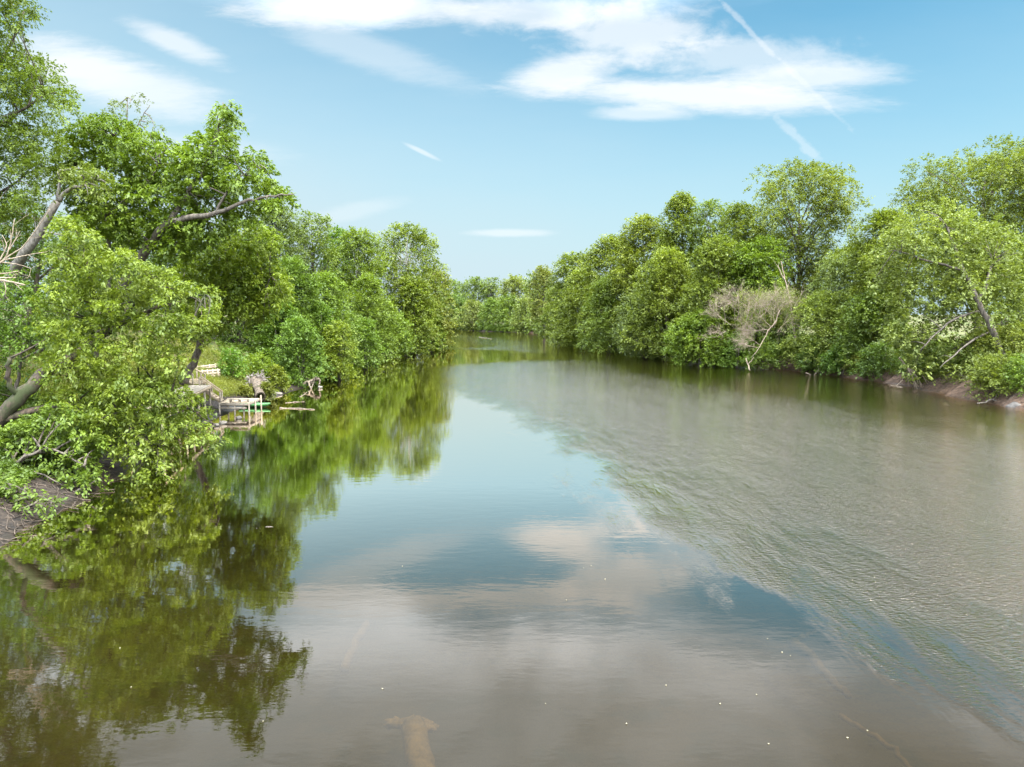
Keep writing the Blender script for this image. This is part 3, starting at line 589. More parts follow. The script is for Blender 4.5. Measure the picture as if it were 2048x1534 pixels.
hero('box_elder_tree', 'low bright lime tree bending from a thick mossy trunk to the water',
     [(95, 470), (115, 430), (165, 440), (190, 490), (250, 505), (300, 530), (370, 560), (440, 590), (425, 640), (375, 690), (362, 745), (372, 785), (405, 815), (405, 850), (445, 882), (430, 900), (395, 880), (345, 895), (345, 930), (300, 985), (252, 975), (250, 915), (200, 880), (150, 840), (90, 800), (75, 740), (110, 690), (60, 640), (70, 600), (110, 560)],
     lambda x, y: 36 + 0.006 * (640 - y) + 0.004 * (x - 250), 2.4, 150, (18, 44),
     [([(-75, 930, 33), (-20, 860, 33), (40, 790, 33), (70, 762, 33.3), (110, 735, 35), (180, 690, 37), (250, 640, 38), (330, 610, 38), (410, 590, 38)], 0.42, 0.04), ([(38, 795, 33), (18, 770, 32.6), (14, 738, 32.4), (20, 716, 32.4)], 0.12, 0.09),
      ([(-10, 850, 33), (40, 826, 33), (90, 815, 34), (200, 800, 36), (300, 850, 36), (320, 930, 35.5)], 0.2, 0.03), ([(110, 735, 35), (220, 740, 37), (320, 780, 37), (430, 850, 36)], 0.13, 0.03), ([(180, 690, 37), (190, 600, 38), (170, 500, 38), (150, 450, 38)], 0.13, 0.03),
      ([(250, 640, 38), (280, 590, 38), (330, 560, 38)], 0.09, 0.03)],
     206, mat=LEAF_B, col=(1.0, 1.03, 0.85), L=0.19, W=0.092, s=0.55, nleaf=20, dens=0.85, droop=0.6, flat=0.36, gap=1.0, twigs=90, bark=BARK_MOSS)
hero('understory_tree', 'low green tree crowding the bank above the fallen log at the left edge',
     [(-60, 860), (40, 845), (110, 800), (170, 830), (200, 880), (190, 930), (205, 985), (165, 1000), (130, 965), (60, 945), (-60, 930)], lambda x, y: 32.3 + 0.006 * (950 - y), 1.2, 62, (16, 32),
     [([(-40, 980, 31.5), (20, 930, 31.5), (100, 890, 31.5), (170, 930, 31.3)], 0.10, 0.03), ([(20, 930, 31.5), (90, 950, 31), (150, 985, 31)], 0.05, 0.02)],
     207, mat=LEAF, col=(0.88, 1.0, 0.75), L=0.18, W=0.10, s=0.46, nleaf=16, dens=0.95, droop=0.5, twigs=30)
hero('understory_tree', 'small green tree in the shade between the mossy trunk and the big tree trunk',
     [(-60, 535), (0, 525), (45, 545), (110, 620), (160, 660), (170, 730), (110, 760), (60, 745), (-60, 800)], lambda x, y: 39, 2.0, 45, (20, 36),
     [([(30, 800, 40), (40, 720, 40), (60, 640, 40)], 0.12, 0.04), ([(40, 720, 40), (100, 690, 39.5), (150, 690, 39)], 0.06, 0.02)],
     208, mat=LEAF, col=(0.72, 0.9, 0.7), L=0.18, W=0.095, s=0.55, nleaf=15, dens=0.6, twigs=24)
hero('shrub', 'green bush under the lime tree beside the upper deck',
     [(220, 800), (290, 755), (350, 775), (365, 805), (385, 855), (350, 850), (290, 840)], lambda x, y: 46, 1.5, 40, (14, 26),
     [([(320, 870, 46.5), (325, 800, 46)], 0.06, 0.03), ([(325, 820, 46), (380, 790, 46)], 0.04, 0.02)], 209, mat=LEAF, col=(0.85, 1.02, 0.72), L=0.16, W=0.085, s=0.48, nleaf=15, dens=0.6, twigs=16, cat='shrub')[0]['group'] = GLS
hero('shrub', 'bush on the slope behind the fallen log, half hidden by lime leaves',
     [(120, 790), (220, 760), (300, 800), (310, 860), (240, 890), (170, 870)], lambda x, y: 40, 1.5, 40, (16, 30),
     [([(215, 900, 40.5), (218, 830, 40)], 0.06, 0.03), ([(218, 850, 40), (270, 820, 40)], 0.04, 0.02)], 210, mat=LEAF, col=(0.75, 0.92, 0.7), L=0.17, W=0.09, s=0.5, nleaf=15, dens=0.6, twigs=16, cat='shrub')[0]['group'] = GLS
hero('shrub', 'leafy shrub hanging over the dark mud at the left edge below the fallen log',
     [(-80, 955), (20, 960), (80, 985), (125, 1000), (105, 1022), (60, 1018), (10, 1040), (-80, 1060)], lambda x, y: 27.6 + 0.012 * (1000 - y), 0.5, 46, (14, 26),
     [([(-50, 1050, 29.5), (-20, 990, 28.8), (30, 985, 28.2), (90, 1000, 27.8)], 0.04, 0.015)], 212, mat=LEAF, col=(0.82, 0.92, 0.7), L=0.16, W=0.085, s=0.42, nleaf=14, dens=0.6, droop=0.5, twigs=14, cat='shrub')[0]['group'] = GLS
# leaning grey trunk, sparse crown
hero('leaning_tree', 'bare grey trunk leaning right at the left edge, sparse leaves at its top',
     [(110, 350), (150, 330), (215, 345), (225, 385), (170, 400), (115, 395)], lambda x, y: 42, 1.5, 22, (12, 22),
     [([(-20, 640, 43.5), (20, 555, 43), (52, 505, 42), (85, 455, 42), (115, 403, 42)], 0.36, 0.21), ([(115, 403, 42), (135, 380, 42), (190, 362, 42)], 0.15, 0.05), ([(115, 403, 42), (118, 370, 42), (122, 340, 42)], 0.12, 0.05), ([(82, 462, 42), (100, 465, 41.7), (125, 470, 41.5)], 0.06, 0.03), ([(68, 482, 41.8), (72, 455, 41.8), (68, 430, 41.8)], 0.03, 0.015)],
     211, mat=LEAF_O, col=(0.85, 0.95, 0.7), L=0.17, W=0.085, s=0.5, nleaf=12, dens=0.45, bark=BARK_LEAN, twigs=14)

# ------------------------------------------------------------------ dead brush, snag, branches
def twig_bundle(b, p, d, L, r, depth, rng, kids=4, spread=0.55, droop=0.0):
    k = 6; d = unit(d); pts = [p]
    for i in range(k):
        d = unit(d + rng.normal(0, 0.10, 3) - UP * droop * 0.1); pts.append(pts[-1] + d * L / k)
    b.tube(np.array(pts), np.linspace(r, r * 0.4, k + 1), 5, 0, None, True)
    if depth <= 0: return
    for j in range(kids):
        i = rng.randint(2, k + 1); twig_bundle(b, pts[i], d + rng.normal(0, spread, 3), L * rng.uniform(0.5, 0.8), r * 0.52, depth - 1, rng, kids, spread, droop)
rng = np.random.RandomState(301)
root = empty('dead_brush', P(1508, 745, 106)); org = np.array(root.location); b = MB()
base = P(1545, 650, 106)
b.tube(wander([P(1503, 715, 104), P(1520, 690, 104.5), P(1545, 655, 105.5), P(1560, 620, 107)], 10, 0.1, rng), np.linspace(0.035, 0.085, 10), 7)
for (px, py, D, dx, dz, L) in [(1545, 655, 105.5, -.7, .9, 4.2), (1550, 650, 106, -.3, 1, 4.4), (1540, 660, 105.5, -1, .25, 4.0), (1548, 655, 106, .35, 1, 4.2), (1470, 645, 108, -.35, 1, 4.6), (1462, 650, 108, -.8, .7, 4.0), (1475, 640, 108, .15, 1, 4.4), (1452, 662, 107.5, -.6, -.3, 2.4), (1520, 690, 104.5, -1, .5, 2.6), (1515, 695, 104.5, -1, 0, 2.2), (1500, 640, 107.5, .2, 1, 4.0), (1580, 640, 108, .3, 1, 3.6), (1490, 660, 107, -.2, .9, 3.8), (1530, 650, 107, .1, 1, 4.2), (1450, 650, 108, 0, 1, 3.6), (1555, 665, 106, .5, .8, 3.4), (1500, 680, 105.5, -.5, .7, 3.0)]:
    twig_bundle(b, P(px, py, D), np.array([dx, rng.normal(0, .3), dz]), L * 0.74, 0.045, 4, rng, 5, 0.45)
for q in b.v: q -= org
b.build('branches', DEAD, root)
ps = np.array([P(rng.uniform(1478, 1600), rng.uniform(585, 660), rng.uniform(105.5, 110)) for _ in range(620)])
v, f, tt = sprays_to_leaves(ps, unit(rng.normal(0, .3, (len(ps), 3)) + [0, 0, .9]), np.full(len(ps), .5), rng, 8, 0.9, 0.34, 0.09, -0.1)
o = mesh_np('leaves', v - org, f, LEAF_P, root, tint=tt); o.color = (0.95, 0.92, 0.75, 1)
tag(root, 'tangle of dead tan brush with thin pale twigs on the right bank', 'dead brush')
def limb_thing(name, label, cat, limbs, mat, D0=None, group=None, seed=0, fine=0, fineL=1.0, spread=0.5, droop=0.0, rough=0.1):
    """a thing made of bare limbs"""
    rng = np.random.RandomState(900 + seed); org = P(*limbs[0][0][0]); b = MB()
    for pts, r0, r1 in limbs:
        w = np.array([P(*q) for q in pts]); k = max(8, 4 * len(w)); w = wander(w, k, min(r0 * 0.2, 0.04), rng)
        b.tube(w, np.linspace(r0, r1, k), 9, rough, rng)
        for _ in range(fine): i = rng.randint(k // 3, k); twig_bundle(b, w[i], (w[-1] - w[0]) / np.linalg.norm(w[-1] - w[0]) + rng.normal(0, spread, 3), fineL, r1 * 0.8, 1, rng, 3, spread, droop)
    for q in b.v: q -= org
    o = b.build(name, mat); o.location = org; return tag(o, label, cat, group)
limb_thing('dead_snag', 'pale bare snag standing above the tan dead brush', 'dead tree', [([(1592, 690, 109), (1582, 605, 109.5), (1574, 575, 110), (1568, 550, 110), (1562, 522, 110)], 0.20, 0.05), ([(1570, 560, 110), (1562, 548, 110), (1556, 530, 110)], 0.10, 0.04), ([(1586, 625, 109), (1590, 610, 109), (1602, 592, 109), (1604, 582, 109)], 0.09, 0.03)], DEAD, seed=1, fine=1, fineL=1.2)
limb_thing('dead_branch', 'dead branch with pale twigs hanging down to the right bank water', 'branch', [([(1798, 715, 79), (1815, 735, 78.5), (1828, 760, 78), (1834, 778, 78)], 0.10, 0.04), ([(1815, 735, 78.5), (1836, 755, 78), (1846, 778, 78)], 0.07, 0.03), ([(1820, 738, 78.5), (1845, 750, 78), (1856, 770, 78)], 0.05, 0.025)], DEAD, seed=2, fine=4, fineL=1.4, droop=1.0, spread=.35)
GD = 'bare dead branches at the left edge'
limb_thing('dead_branch', 'bare upright dead branch fanning pale twigs at the left edge', 'branch', [([(-40, 560, 34), (-5, 530, 34), (10, 518, 34), (18, 500, 34), (24, 470, 34), (29, 438, 34)], 0.05, 0.014), ([(-5, 530, 34), (12, 497, 34), (14, 488, 34), (4, 470, 34)], 0.04, 0.012), ([(10, 520, 34), (45, 512, 34), (95, 503, 34)], 0.03, 0.012), ([(18, 500, 34), (28, 485, 34), (40, 462, 34)], 0.03, 0.01), ([(5, 525, 34), (35, 528, 34), (62, 537, 34)], 0.025, 0.01), ([(0, 527, 34), (18, 512, 34), (45, 495, 34), (65, 470, 34), (85, 440, 34), (100, 418, 34)], 0.035, 0.012)], DEAD, seed=3, fine=2, fineL=0.6, group=GD)
limb_thing('dead_branch', 'bare level dead branch with forked grey-pink sticks, below the upright one', 'branch', [([(-40, 552, 34), (-5, 560, 34), (20, 563, 34), (50, 570, 34)], 0.06, 0.03), ([(-20, 548, 34), (10, 547, 34), (38, 542, 34)], 0.035, 0.015), ([(-10, 555, 34), (12, 556, 34), (32, 555, 34)], 0.04, 0.02), ([(8, 562, 34), (12, 575, 34), (10, 590, 34)], 0.03, 0.012)], DEAD, seed=4, fine=1, fineL=0.4, group=GD)
limb_thing('fallen_log', 'pale fallen log sliding from the left bank into the water', 'log', [([(-60, 935, 32), (-10, 950, 32), (40, 968, 32), (80, 982, 32), (140, 992, 32.2)], 0.25, 0.17), ([(30, 965, 31.9), (55, 975, 31.6), (85, 990, 31.4)], 0.10, 0.06)], DRIFT, seed=5)
limb_thing('sunken_log', 'dark sunken log curving along the left waterline', 'log', [([tuple((20, 1072, 25.9)), (50, 1047, 27.2), (95, 1016, 29.2), (140, 998, 30.8)], 0.13, 0.08)], BARK, seed=6)
for k, (a, b_, lab) in enumerate([((1985, 800), (2035, 798), 'grey forked branch lying at the water edge by the right rock')]):
    A = PZ(1955, 807, 0.12); B = PZ(2013, 797, 0.35)
    b = MB(); r_ = np.random.RandomState(77)
    b.tube(wander([A, (A + B) / 2 + UP * .1, B], 9, .05, r_), np.linspace(.07, .10, 9), 7, .1, r_); M_ = (A + B) / 2
    b.tube(wander([M_ + UP * .1, M_ + np.array([.5, -.2, -.05]), M_ + np.array([1.2, -.4, -.1])], 8, .03, r_), np.linspace(.06, .03, 8), 6); b.tube(wander([M_, M_ + np.array([.4, .1, .4]), M_ + np.array([.7, .2, .9])], 8, .03, r_), np.linspace(.05, .02, 8), 6)
    tag(b.build('dead_branch', BARK), lab, 'branch')

# ------------------------------------------------------------------ rock at the right edge
def rock(name, label, c, r, seed, mat=STONE, group=None):
    rng = np.random.RandomState(seed); k, l = 18, 10; v = []
    ws = rng.normal(0, 1, (7, 3)); ph = rng.uniform(0, 6, 7)
    for i in range(l + 1):
        t = math.pi * i / l
        for j in range(k):
            a = 2 * math.pi * j / k; d = np.array([math.sin(t) * math.cos(a), math.sin(t) * math.sin(a), math.cos(t)])
            e = 1 + 0.10 * sum(math.sin(2.2 * float(w @ d) + p) for w, p in zip(ws, ph)) / 1.6
            v.append(d * np.array(r) * e)
    ii = (np.arange(l)[:, None] * k + np.arange(k)[None]); jj = (np.arange(l)[:, None] * k + (np.arange(k)[None] + 1) % k)
    q = np.stack([ii, ii + k, jj + k, jj], -1).reshape(-1, 4)
    o = mesh_np(name, np.array(v), q, mat, smooth=True); o.location = c; return tag(o, label, 'rock', group)
c = PZ(2044, 814, 0.0); rock('rock', 'grey rock at the right waterline under olive leaves', c, (1.2, 0.8, 0.5), 1, mat=rough_mat('wet_rock', (.05, .045, .04), (.13, .115, .10), 3, (1, 1, 1), .5))
# ------------------------------------------------------------------ lower dock
D0, D1, ZD = 57.1, 60.3, 1.0
x00, x01 = P(435, 632, D0)[0], P(489.5, 632, D0)[0]; x10, x11 = P(452.5, 632, D1)[0], P(513, 632, D1)[0]
def dk(u, w, z): return np.array([(x00 * (1 - w) + x10 * w) * (1 - u) + (x01 * (1 - w) + x11 * w) * u, D0 + (D1 - D0) * w, z])
root = empty('dock', dk(0.5, 0.5, 0.0)); ro = np.array(root.location)
def piece(name, mat, fn, parent=None, off=None, label=None):
    b = MB(); fn(b)
    for q in b.v: q -= (ro if off is None else off)
    o = b.build(name, mat, parent)
    if label: o['label'] = label
    return o
def boards(b):
    for i in range(22):
        w = (i + 0.5) / 22; b.bar(dk(-0.02, w, ZD), dk(1.02, w, ZD), 0.138, 0.035)
piece('deck_boards', DECK, boards, root)
def front(b): b.bar(dk(-0.02, -0.012, ZD - 0.13), dk(1.02, -0.012, ZD - 0.13), 0.04, 0.19)
piece('rim_beam', DECK_OLD, front, root)
piece('rim_beam', DECK_OLD, lambda b: b.bar(dk(-0.02, -0.012, ZD - 0.42), dk(0.95, -0.012, ZD - 0.42), 0.04, 0.14), root)
piece('rim_beam', DECK_OLD, lambda b: b.bar(dk(1.02, 0, ZD - 0.13), dk(1.02, 1, ZD - 0.13), 0.04, 0.19), root)
piece('rim_beam', DECK_OLD, lambda b: b.bar(dk(-0.02, 0, ZD - 0.13), dk(-0.02, 1, ZD - 0.13), 0.04, 0.19), root)
for (u, w, h) in [(1.055, -0.04, 0.03), (1.055, 0.5, 0.03), (1.055, 1.0, 0.28), (0.5, 0.02, -0.05), (-0.05, 0.0, 0.02), (-0.05, 1.0, 0.02), (0.8, 0.1, -0.05)]:
    piece('post', DECK_OLD, lambda b: b.bar(dk(u, w, -1.3), dk(u, w, ZD + h), 0.10, 0.10), root)
tag(root, 'small plank dock on posts standing in the water at the left bank', 'dock')
bo = dk(0.55, 0.16, ZD + 0.02); root = empty('bench', bo)
piece('seat', DECK_OLD, lambda b: [b.bar(dk(0.28, 0.08 + 0.05 * k, ZD + 0.26), dk(0.99, 0.08 + 0.05 * k, ZD + 0.26), 0.14, 0.04) for k in range(3)], root, bo)
for u in (0.32, 0.64, 0.95): piece('leg', DECK_OLD, lambda b: b.box(dk(u, 0.13, ZD + 0.13), (0.04, 0.15, 0.11)), root, bo)
tag(root, 'low plank bench along the near edge of the small dock', 'bench')
# ------------------------------------------------------------------ kayak beyond the dock
kb = PZ(541, 811, 0.16); kd = unit(np.array([1.0, -0.12, 0.0])); ks = np.array([-kd[1], kd[0], 0])
Lk = 3.0; ko = kb - kd * Lk / 2; ko[2] = 0.0; root = empty('kayak', ko)
m_, n = new_mat('kayak_green_plastic')
p = n.node('ShaderNodeBsdfPrincipled', i_Base_Color=rgb(0.06, 0.19, 0.05), i_Roughness=0.5); out(n, p.outputs[0]); KG = m_
m_, n = new_mat('kayak_dark_inside')
p = n.node('ShaderNodeBsdfPrincipled', i_Base_Color=rgb(0.02, 0.03, 0.02), i_Roughness=0.6); out(n, p.outputs[0]); KD = m_
st = np.linspace(-1, 1, 25); hv = []; k = 14
for t in st:
    wd = 0.36 * max(0.02, (1 - abs(t) ** 2.4)) ** 0.8; zc = 0.23 + 0.12 * abs(t) ** 3
    for j in range(k):
        a = 2 * math.pi * j / k; zz = math.sin(a); hgt = (0.15 if zz > 0 else 0.24) * (0.35 + 0.65 * (1 - abs(t) ** 4))
        hv.append(kd * t * Lk / 2 + ks * math.cos(a) * wd + UP * (zc + zz * hgt))
i0 = (np.arange(24)[:, None] * k + np.arange(k)[None]); i1 = (np.arange(24)[:, None] * k + (np.arange(k)[None] + 1) % k)
mesh_np('hull', np.array(hv), np.stack([i0, i1, i1 + k, i0 + k], -1).reshape(-1, 4), KG, root, smooth=True)
a = np.linspace(0, 2 * math.pi, 25)[:-1]; cv_ = np.array([kd * (math.cos(t) * 0.5 - 0.1) + ks * math.sin(t) * 0.24 + UP * 0.395 for t in a] + [kd * -0.1 + UP * 0.36])
mesh_np('cockpit', cv_, np.array([[i, (i + 1) % 24, 24] for i in range(24)]), KD, root)
b = MB(); b.tube(np.array([kd * (math.cos(t) * 0.52 - 0.1) + ks * math.sin(t) * 0.26 + UP * 0.395 for t in np.linspace(0, 2 * math.pi, 26)]), 0.022, 6); b.build('cockpit_rim', KG, root)
tag(root, 'green kayak floating behind the small dock, bow towards the river', 'kayak')
# ------------------------------------------------------------------ upper deck, stairs, boardwalk
def gz(p): return float(height(p[0], p[1]))
UA, UB = P(384, 783.5, 55.5), P(422, 771, 57.2); ZU = 2.35
UA, UB = PZ(396, 783, ZU), PZ(423, 770, ZU); UC = PZ(418, 766.5, ZU); UD = PZ(386, 767.5, ZU)
root = empty('upper_deck', (UA + UC) / 2 * np.array([1, 1, 0]) + UP * gz((UA + UC) / 2)); ro = np.array(root.location)
mid = (UA + UB + UC + UD) / 4
ex_ = unit((UB - UA) * np.array([1, 1, 0])); ey_ = np.array([-ex_[1], ex_[0], 0]); LU = np.linalg.norm(UB - UA); WU = 2.0
LL = np.linalg.norm((UB - PZ(322, 818, ZU)))                                       # it runs on to the left, behind the lime leaves
o0 = UB - ex_ * LL
piece('deck_boards', DECK_OLD, lambda b: [b.bar(o0 + ex_ * (0.07 + i * 0.146), o0 + ex_ * (0.07 + i * 0.146) + ey_ * WU, 0.138, 0.035) for i in range(int(LL / 0.146))], root)
piece('rim_beam', DECK, lambda b: b.bar(o0 - ey_ * .02 - UP * .13, o0 + ex_ * LL - ey_ * .02 - UP * .13, 0.04, 0.2), root)
piece('rim_beam', DECK, lambda b: b.bar(o0 + ex_ * (LL + .02) - UP * .13, o0 + ex_ * (LL + .02) + ey_ * WU - UP * .13, 0.04, 0.2), root)
for t in (0.02, 0.14, 0.28, 0.42, 0.56, 0.70, 0.84, 0.98):
    q = o0 + ex_ * LL * t + ey_ * 0.08; piece('post', DECK_OLD, lambda b: b.bar(q * [1, 1, 0] + UP * (min(gz(q), .3) - .8), q * [1, 1, 0] + UP * (ZU - .05), 0.12, 0.12), root)
    q2 = q + ey_ * (WU - .16); piece('post', DECK_OLD, lambda b: b.bar(q2 * [1, 1, 0] + UP * (min(gz(q2), ZU - .3) - .4), q2 * [1, 1, 0] + UP * (ZU - .05), 0.12, 0.12), root)
tag(root, 'weathered upper deck on posts above the small dock, partly behind lime leaves', 'deck')
def stairs(name, label, A, B, wdt, nst, rail=0.0, both=True):
    """A top, B foot"""
    d = B - A; dh = unit(d * [1, 1, 0]); sd = np.array([-dh[1], dh[0], 0]); root = empty(name, B); ro_ = np.array(B)
    for s_ in (-1, 1):
        piece('stringer', DECK, lambda b: b.bar(A + sd * wdt / 2 * s_ - UP * .1, B + sd * wdt / 2 * s_ - UP * .02, 0.05, 0.24), root, ro_)
    for i in range(nst):
        c_ = A + d * (i + .5) / nst; piece('tread', DECK, lambda b: b.bar(c_ - sd * wdt / 2 * .96, c_ + sd * wdt / 2 * .96, 0.26, 0.04), root, ro_)
    if rail:
        for s_ in ((-1, 1) if both else (1,)):
            piece('handrail', DECK, lambda b: b.bar(A + sd * wdt / 2 * s_ + UP * rail, B + sd * wdt / 2 * s_ + UP * rail, 0.05, 0.12), root, ro_)
            for t in (0.03, 0.5, 0.97): c_ = A + d * t + sd * wdt / 2 * 1.08 * s_; piece('post', DECK_OLD, lambda b: b.bar(c_ - UP * .3, c_ + UP * rail, 0.09, 0.09), root, ro_)
    return tag(root, label, 'stairs')
sa = UB + ey_ * 0.9 + ex_ * .1; sbm = dk(-0.10, 0.45, ZD - .02)
stairs('stairs', 'short wooden stairs from the upper deck down to the small dock', sa - UP * .05, sbm, 0.9, 7, 0.75)
su = P(381, 744, 61.5); sv = PZ(404, 768, ZU) + ey_ * .2
stairs('stairs', 'wooden stairs with a plain handrail climbing from the upper deck to the retaining walls', su - UP * .6, sv, 0.9, 6, 0.8)
# ------------------------------------------------------------------ retaining walls
def wall_thing(label, A, B, h, nposts, boards_n, mat):
    root = empty('retaining_wall', (A + B) / 2 * [1, 1, 0] + UP * (min(A[2], B[2]) - h)); ro_ = np.array(root.location)
    piece('board_panel', mat, lambda b: [b.bar(A - UP * h * (i + .5) / boards_n, B - UP * h * (i + .5) / boards_n, 0.05, h / boards_n * .95) for i in range(boards_n)], root, ro_)
    dn = unit((B - A) * [1, 1, 0]); nrm = np.array([dn[1], -dn[0], 0])
    for i in range(nposts):
        c_ = A + (B - A) * (i + .5) / nposts + nrm * .075; piece('post', DECK_OLD, lambda b: b.bar(c_ - UP * (h + .4), c_ + UP * .06, 0.1, 0.1), root, ro_)
    return tag(root, label, 'wall', 'timber retaining walls on the slope')
wall_thing('upper timber retaining wall below the dry grass, a long thin board line', P(388, 733, 69), P(436, 727.5, 70.5), 0.38, 4, 2, DECK_OLD)
wall_thing('lower timber retaining wall of upright boards left of the glossy dark shrub', P(398, 741, 67), P(440, 738, 68.5), 0.78, 4, 3, DECK_OLD)
# ------------------------------------------------------------------ hollow log with root plate, driftwood, stones
rng = np.random.RandomState(71)
E = P(521, 793, 66.0); B_ = P(512, 766, 68.6); org = E * [1, 1, 0]; root = empty('hollow_log', org)
ax_ = unit(B_ - E); b = MB(); pts = wander([E, E * .5 + B_ * .5 + UP * .15, B_], 9, .04, rng)
b.tube(pts, [.46, .45, .44, .44, .45, .46, .50, .58, .72], 14, .07, rng, cap=False)
inner = pts[:4] + 0.0; b.tube(inner, [.35, .34, .30, .22], 12, .06, rng, cap=False)
u_ = unit(np.cross(ax_, UP)); w_ = np.cross(u_, ax_); ring = []
for rr in (.46, .35):
    for j in range(14): a_ = 2 * math.pi * j / 14; ring.append(E + (u_ * math.cos(a_) + w_ * math.sin(a_)) * rr)
b.add(ring, [[j, (j + 1) % 14, 14 + (j + 1) % 14, 14 + j] for j in range(14)])
for q in b.v: q -= org
b.build('trunk', rough_mat('rotten_log', (.055, .043, .032), (.16, .125, .09), 4, (1, 1, 1), .6), root)
m_, n = new_mat('rotten_heart'); p = n.node('ShaderNodeBsdfPrincipled', i_Base_Color=rgb(0.035, 0.022, 0.015), i_Roughness=0.95); out(n, p.outputs[0])
b = MB(); b.tube([pts[2] - org, pts[3] - org], [.28, .24], 12); b.build('hollow', m_, root)
b = MB()
for k in range(110):
    d_ = unit(ax_ * .35 + u_ * rng.normal(0, .9) + w_ * rng.normal(.25, .8) + rng.normal(0, .3, 3)); L_ = rng.uniform(.5, 1.25)
    b.tube(wander([pts[-1], pts[-1] + d_ * L_ * .5 + UP * .1, pts[-1] + d_ * L_ + rng.normal(0, .2, 3)], 8, .07, rng), np.linspace(.11, .02, 8), 5)
for k in range(12): b.tube(wander([pts[-1] + rng.normal(0, .25, 3), pts[-1] + rng.normal(0, .3, 3) + ax_ * .3, pts[-1] + rng.normal(0, .45, 3) + ax_ * .2], 7, .05, rng), np.linspace(.3, .2, 7), 8, .2, rng)
for q in b.v: q -= org
b.build('roots', rough_mat('root_grey', (0.12, 0.10, 0.085), (0.27, 0.235, 0.20), 5, (1, 1, 1), .4), root)
tag(root, 'tan hollow log with a grey root plate lying behind the kayak', 'log')
limb_thing('driftwood', 'bleached driftwood frame stranded below the bluish green shrub', 'driftwood', [([(618, 764, 79), (628, 759.5, 79), (638, 757, 79)], .16, .15), ([(637, 757, 79), (640, 763, 79), (638, 770, 79)], .13, .07), ([(616, 763, 79), (619, 770, 78.5), (623, 779, 78)], .12, .08), ([(623, 779, 78), (624, 772, 78), (627, 767, 78.5)], .06, .04), ([(606, 770, 79), (612, 764, 79), (620, 762, 79)], .15, .09)], DRIFT, seed=7, fine=1, fineL=.7)
rng = np.random.RandomState(72)
def floater(label, a, b_, r, name='floating_stick', group=None, mat=DRIFT, z=0.0):
    A, B = PZ(*a, z), PZ(*b_, z); bb = MB(); w = wander([A, (A + B) / 2 + np.array([0, .15, 0]), B], 10, .02, rng)
    bb.tube(w - A, np.linspace(r, r * .4, 10), 7, .1, rng); o = bb.build(name, mat); o.location = A; return tag(o, label, 'stick', group)
GST = 'sticks afloat near the dock'
floater('long pale stick floating in front of the hollow log', (560, 816.5), (629, 819.5), .11, group=GST)
floater('thin stick breaking the surface between the long stick and the bank', (571, 806), (609, 803.5), .07, group=GST)
floater('bare pole slanting up from the water below the driftwood', (600, 794), (620, 781), .05, group=GST)
floater('dark stick at the far bend under the lime-tinted far tree', (958, 674), (984, 677.5), .14, group=GST, mat=BARK)
floater('small brown branch tip above the water in the near tree reflection', (512, 1058), (556, 1056), .05, group=GST, mat=BARK, z=-.03)
floater('thin pale root curving off the sunken log into the water', (58, 1048), (120, 1010), .035, group=GST)
floater('forked twig standing by the muddy waterline under the lime leaves', (203, 945), (214, 936), .07, group=GST, z=.12)
# sunken logs seen through the shallow water
def sunk(name, label, pts, r0, r1, seed, cat='log', z=-0.22):
    rg = np.random.RandomState(seed); w = np.array([PZ(px, py, zz) for px, py, zz in pts]); k = 14; w2 = wander(w, k, .02, rg)
    b = MB(); b.tube(w2 - w[0], np.linspace(r0, r1, k), 10, .07, rg); o = b.build(name, SUNK); o.location = w[0]; return tag(o, label, cat)
SUNK2 = rough_mat('silted_stump', (.20, .145, .082), (.42, .31, .19), 4, (1, 1, 1), .6)
rg = np.random.RandomState(88)
T0 = PZ(826, 1455, -0.33); T1 = PZ(850, 1560, -0.50); root = empty('sunken_stump', T0); b = MB()
b.tube(wander([T0 - T0, (T1 - T0) * .5, T1 - T0], 10, .01, rg), np.linspace(.27, .25, 10), 12, .06, rg); b.build('trunk', SUNK2, root)
b = MB()
for k in range(26):
    a_ = rg.uniform(0, 2 * math.pi); d_ = np.array([math.cos(a_), math.sin(a_) * .35 + .15, -.04]); L_ = rg.uniform(.3, .72)
    b.tube(wander([np.zeros(3), d_ * L_ * .5 + UP * .03, d_ * L_ + rg.normal(0, .05, 3)], 7, .02, rg) + [0, .03, 0.02], np.linspace(.13, .04, 7), 7, .15, rg)
b.build('roots', SUNK2, root); tag(root, 'silted stump with spread roots under the water at the bottom of the view', 'stump')
sunk('sunken_log', 'short silted log bent like an elbow under the water left of centre', [(732, 1248, -.20), (715, 1275, -.20), (700, 1310, -.24), (690, 1340, -.35)], .12, .11, 1)
sunk('sunken_log', 'long sunken log slanting under the water at the lower right', [(1585, 1283, -.2), (1620, 1310, -.24), (1655, 1350, -.28), (1700, 1395, -.5)], .15, .08, 2)
sunk('sunken_branch', 'short sunken branch crossing the head of the long slanting log', [(1586, 1284, -.22), (1606, 1274, -.22), (1630, 1262, -.3)], .08, .05, 3, 'branch')
sunk('sunken_branch', 'faint dark sunken branch near the bottom right corner', [(1680, 1430, -.4), (1730, 1460, -.4), (1790, 1500, -.42), (1830, 1545, -.5)], .06, .05, 4, 'branch', )
sunk('sunken_branch', 'faint upright-looking sunken branch in the tree reflection at the lower left', [(47, 1255, -.3), (50, 1290, -.3), (56, 1335, -.35)], .06, .05, 5, 'branch')
tree('shrub', 'small weedy shrub at the foot of the hollow log', 530, 772, 67.2, 13, cat='shrub', group=GLS, cb=0.0, stems=3, mat=LEAF_O, col=(0.95, 0.95, 0.8), seed=131)
tree('shrub', 'low straw-green weeds left of the hollow log, behind the small dock', 488, 775, 66.5, 18, cat='shrub', group=GLS, cb=0.0, stems=3, mat=LEAF_O, col=(1.0, 0.95, 0.75), seed=132)
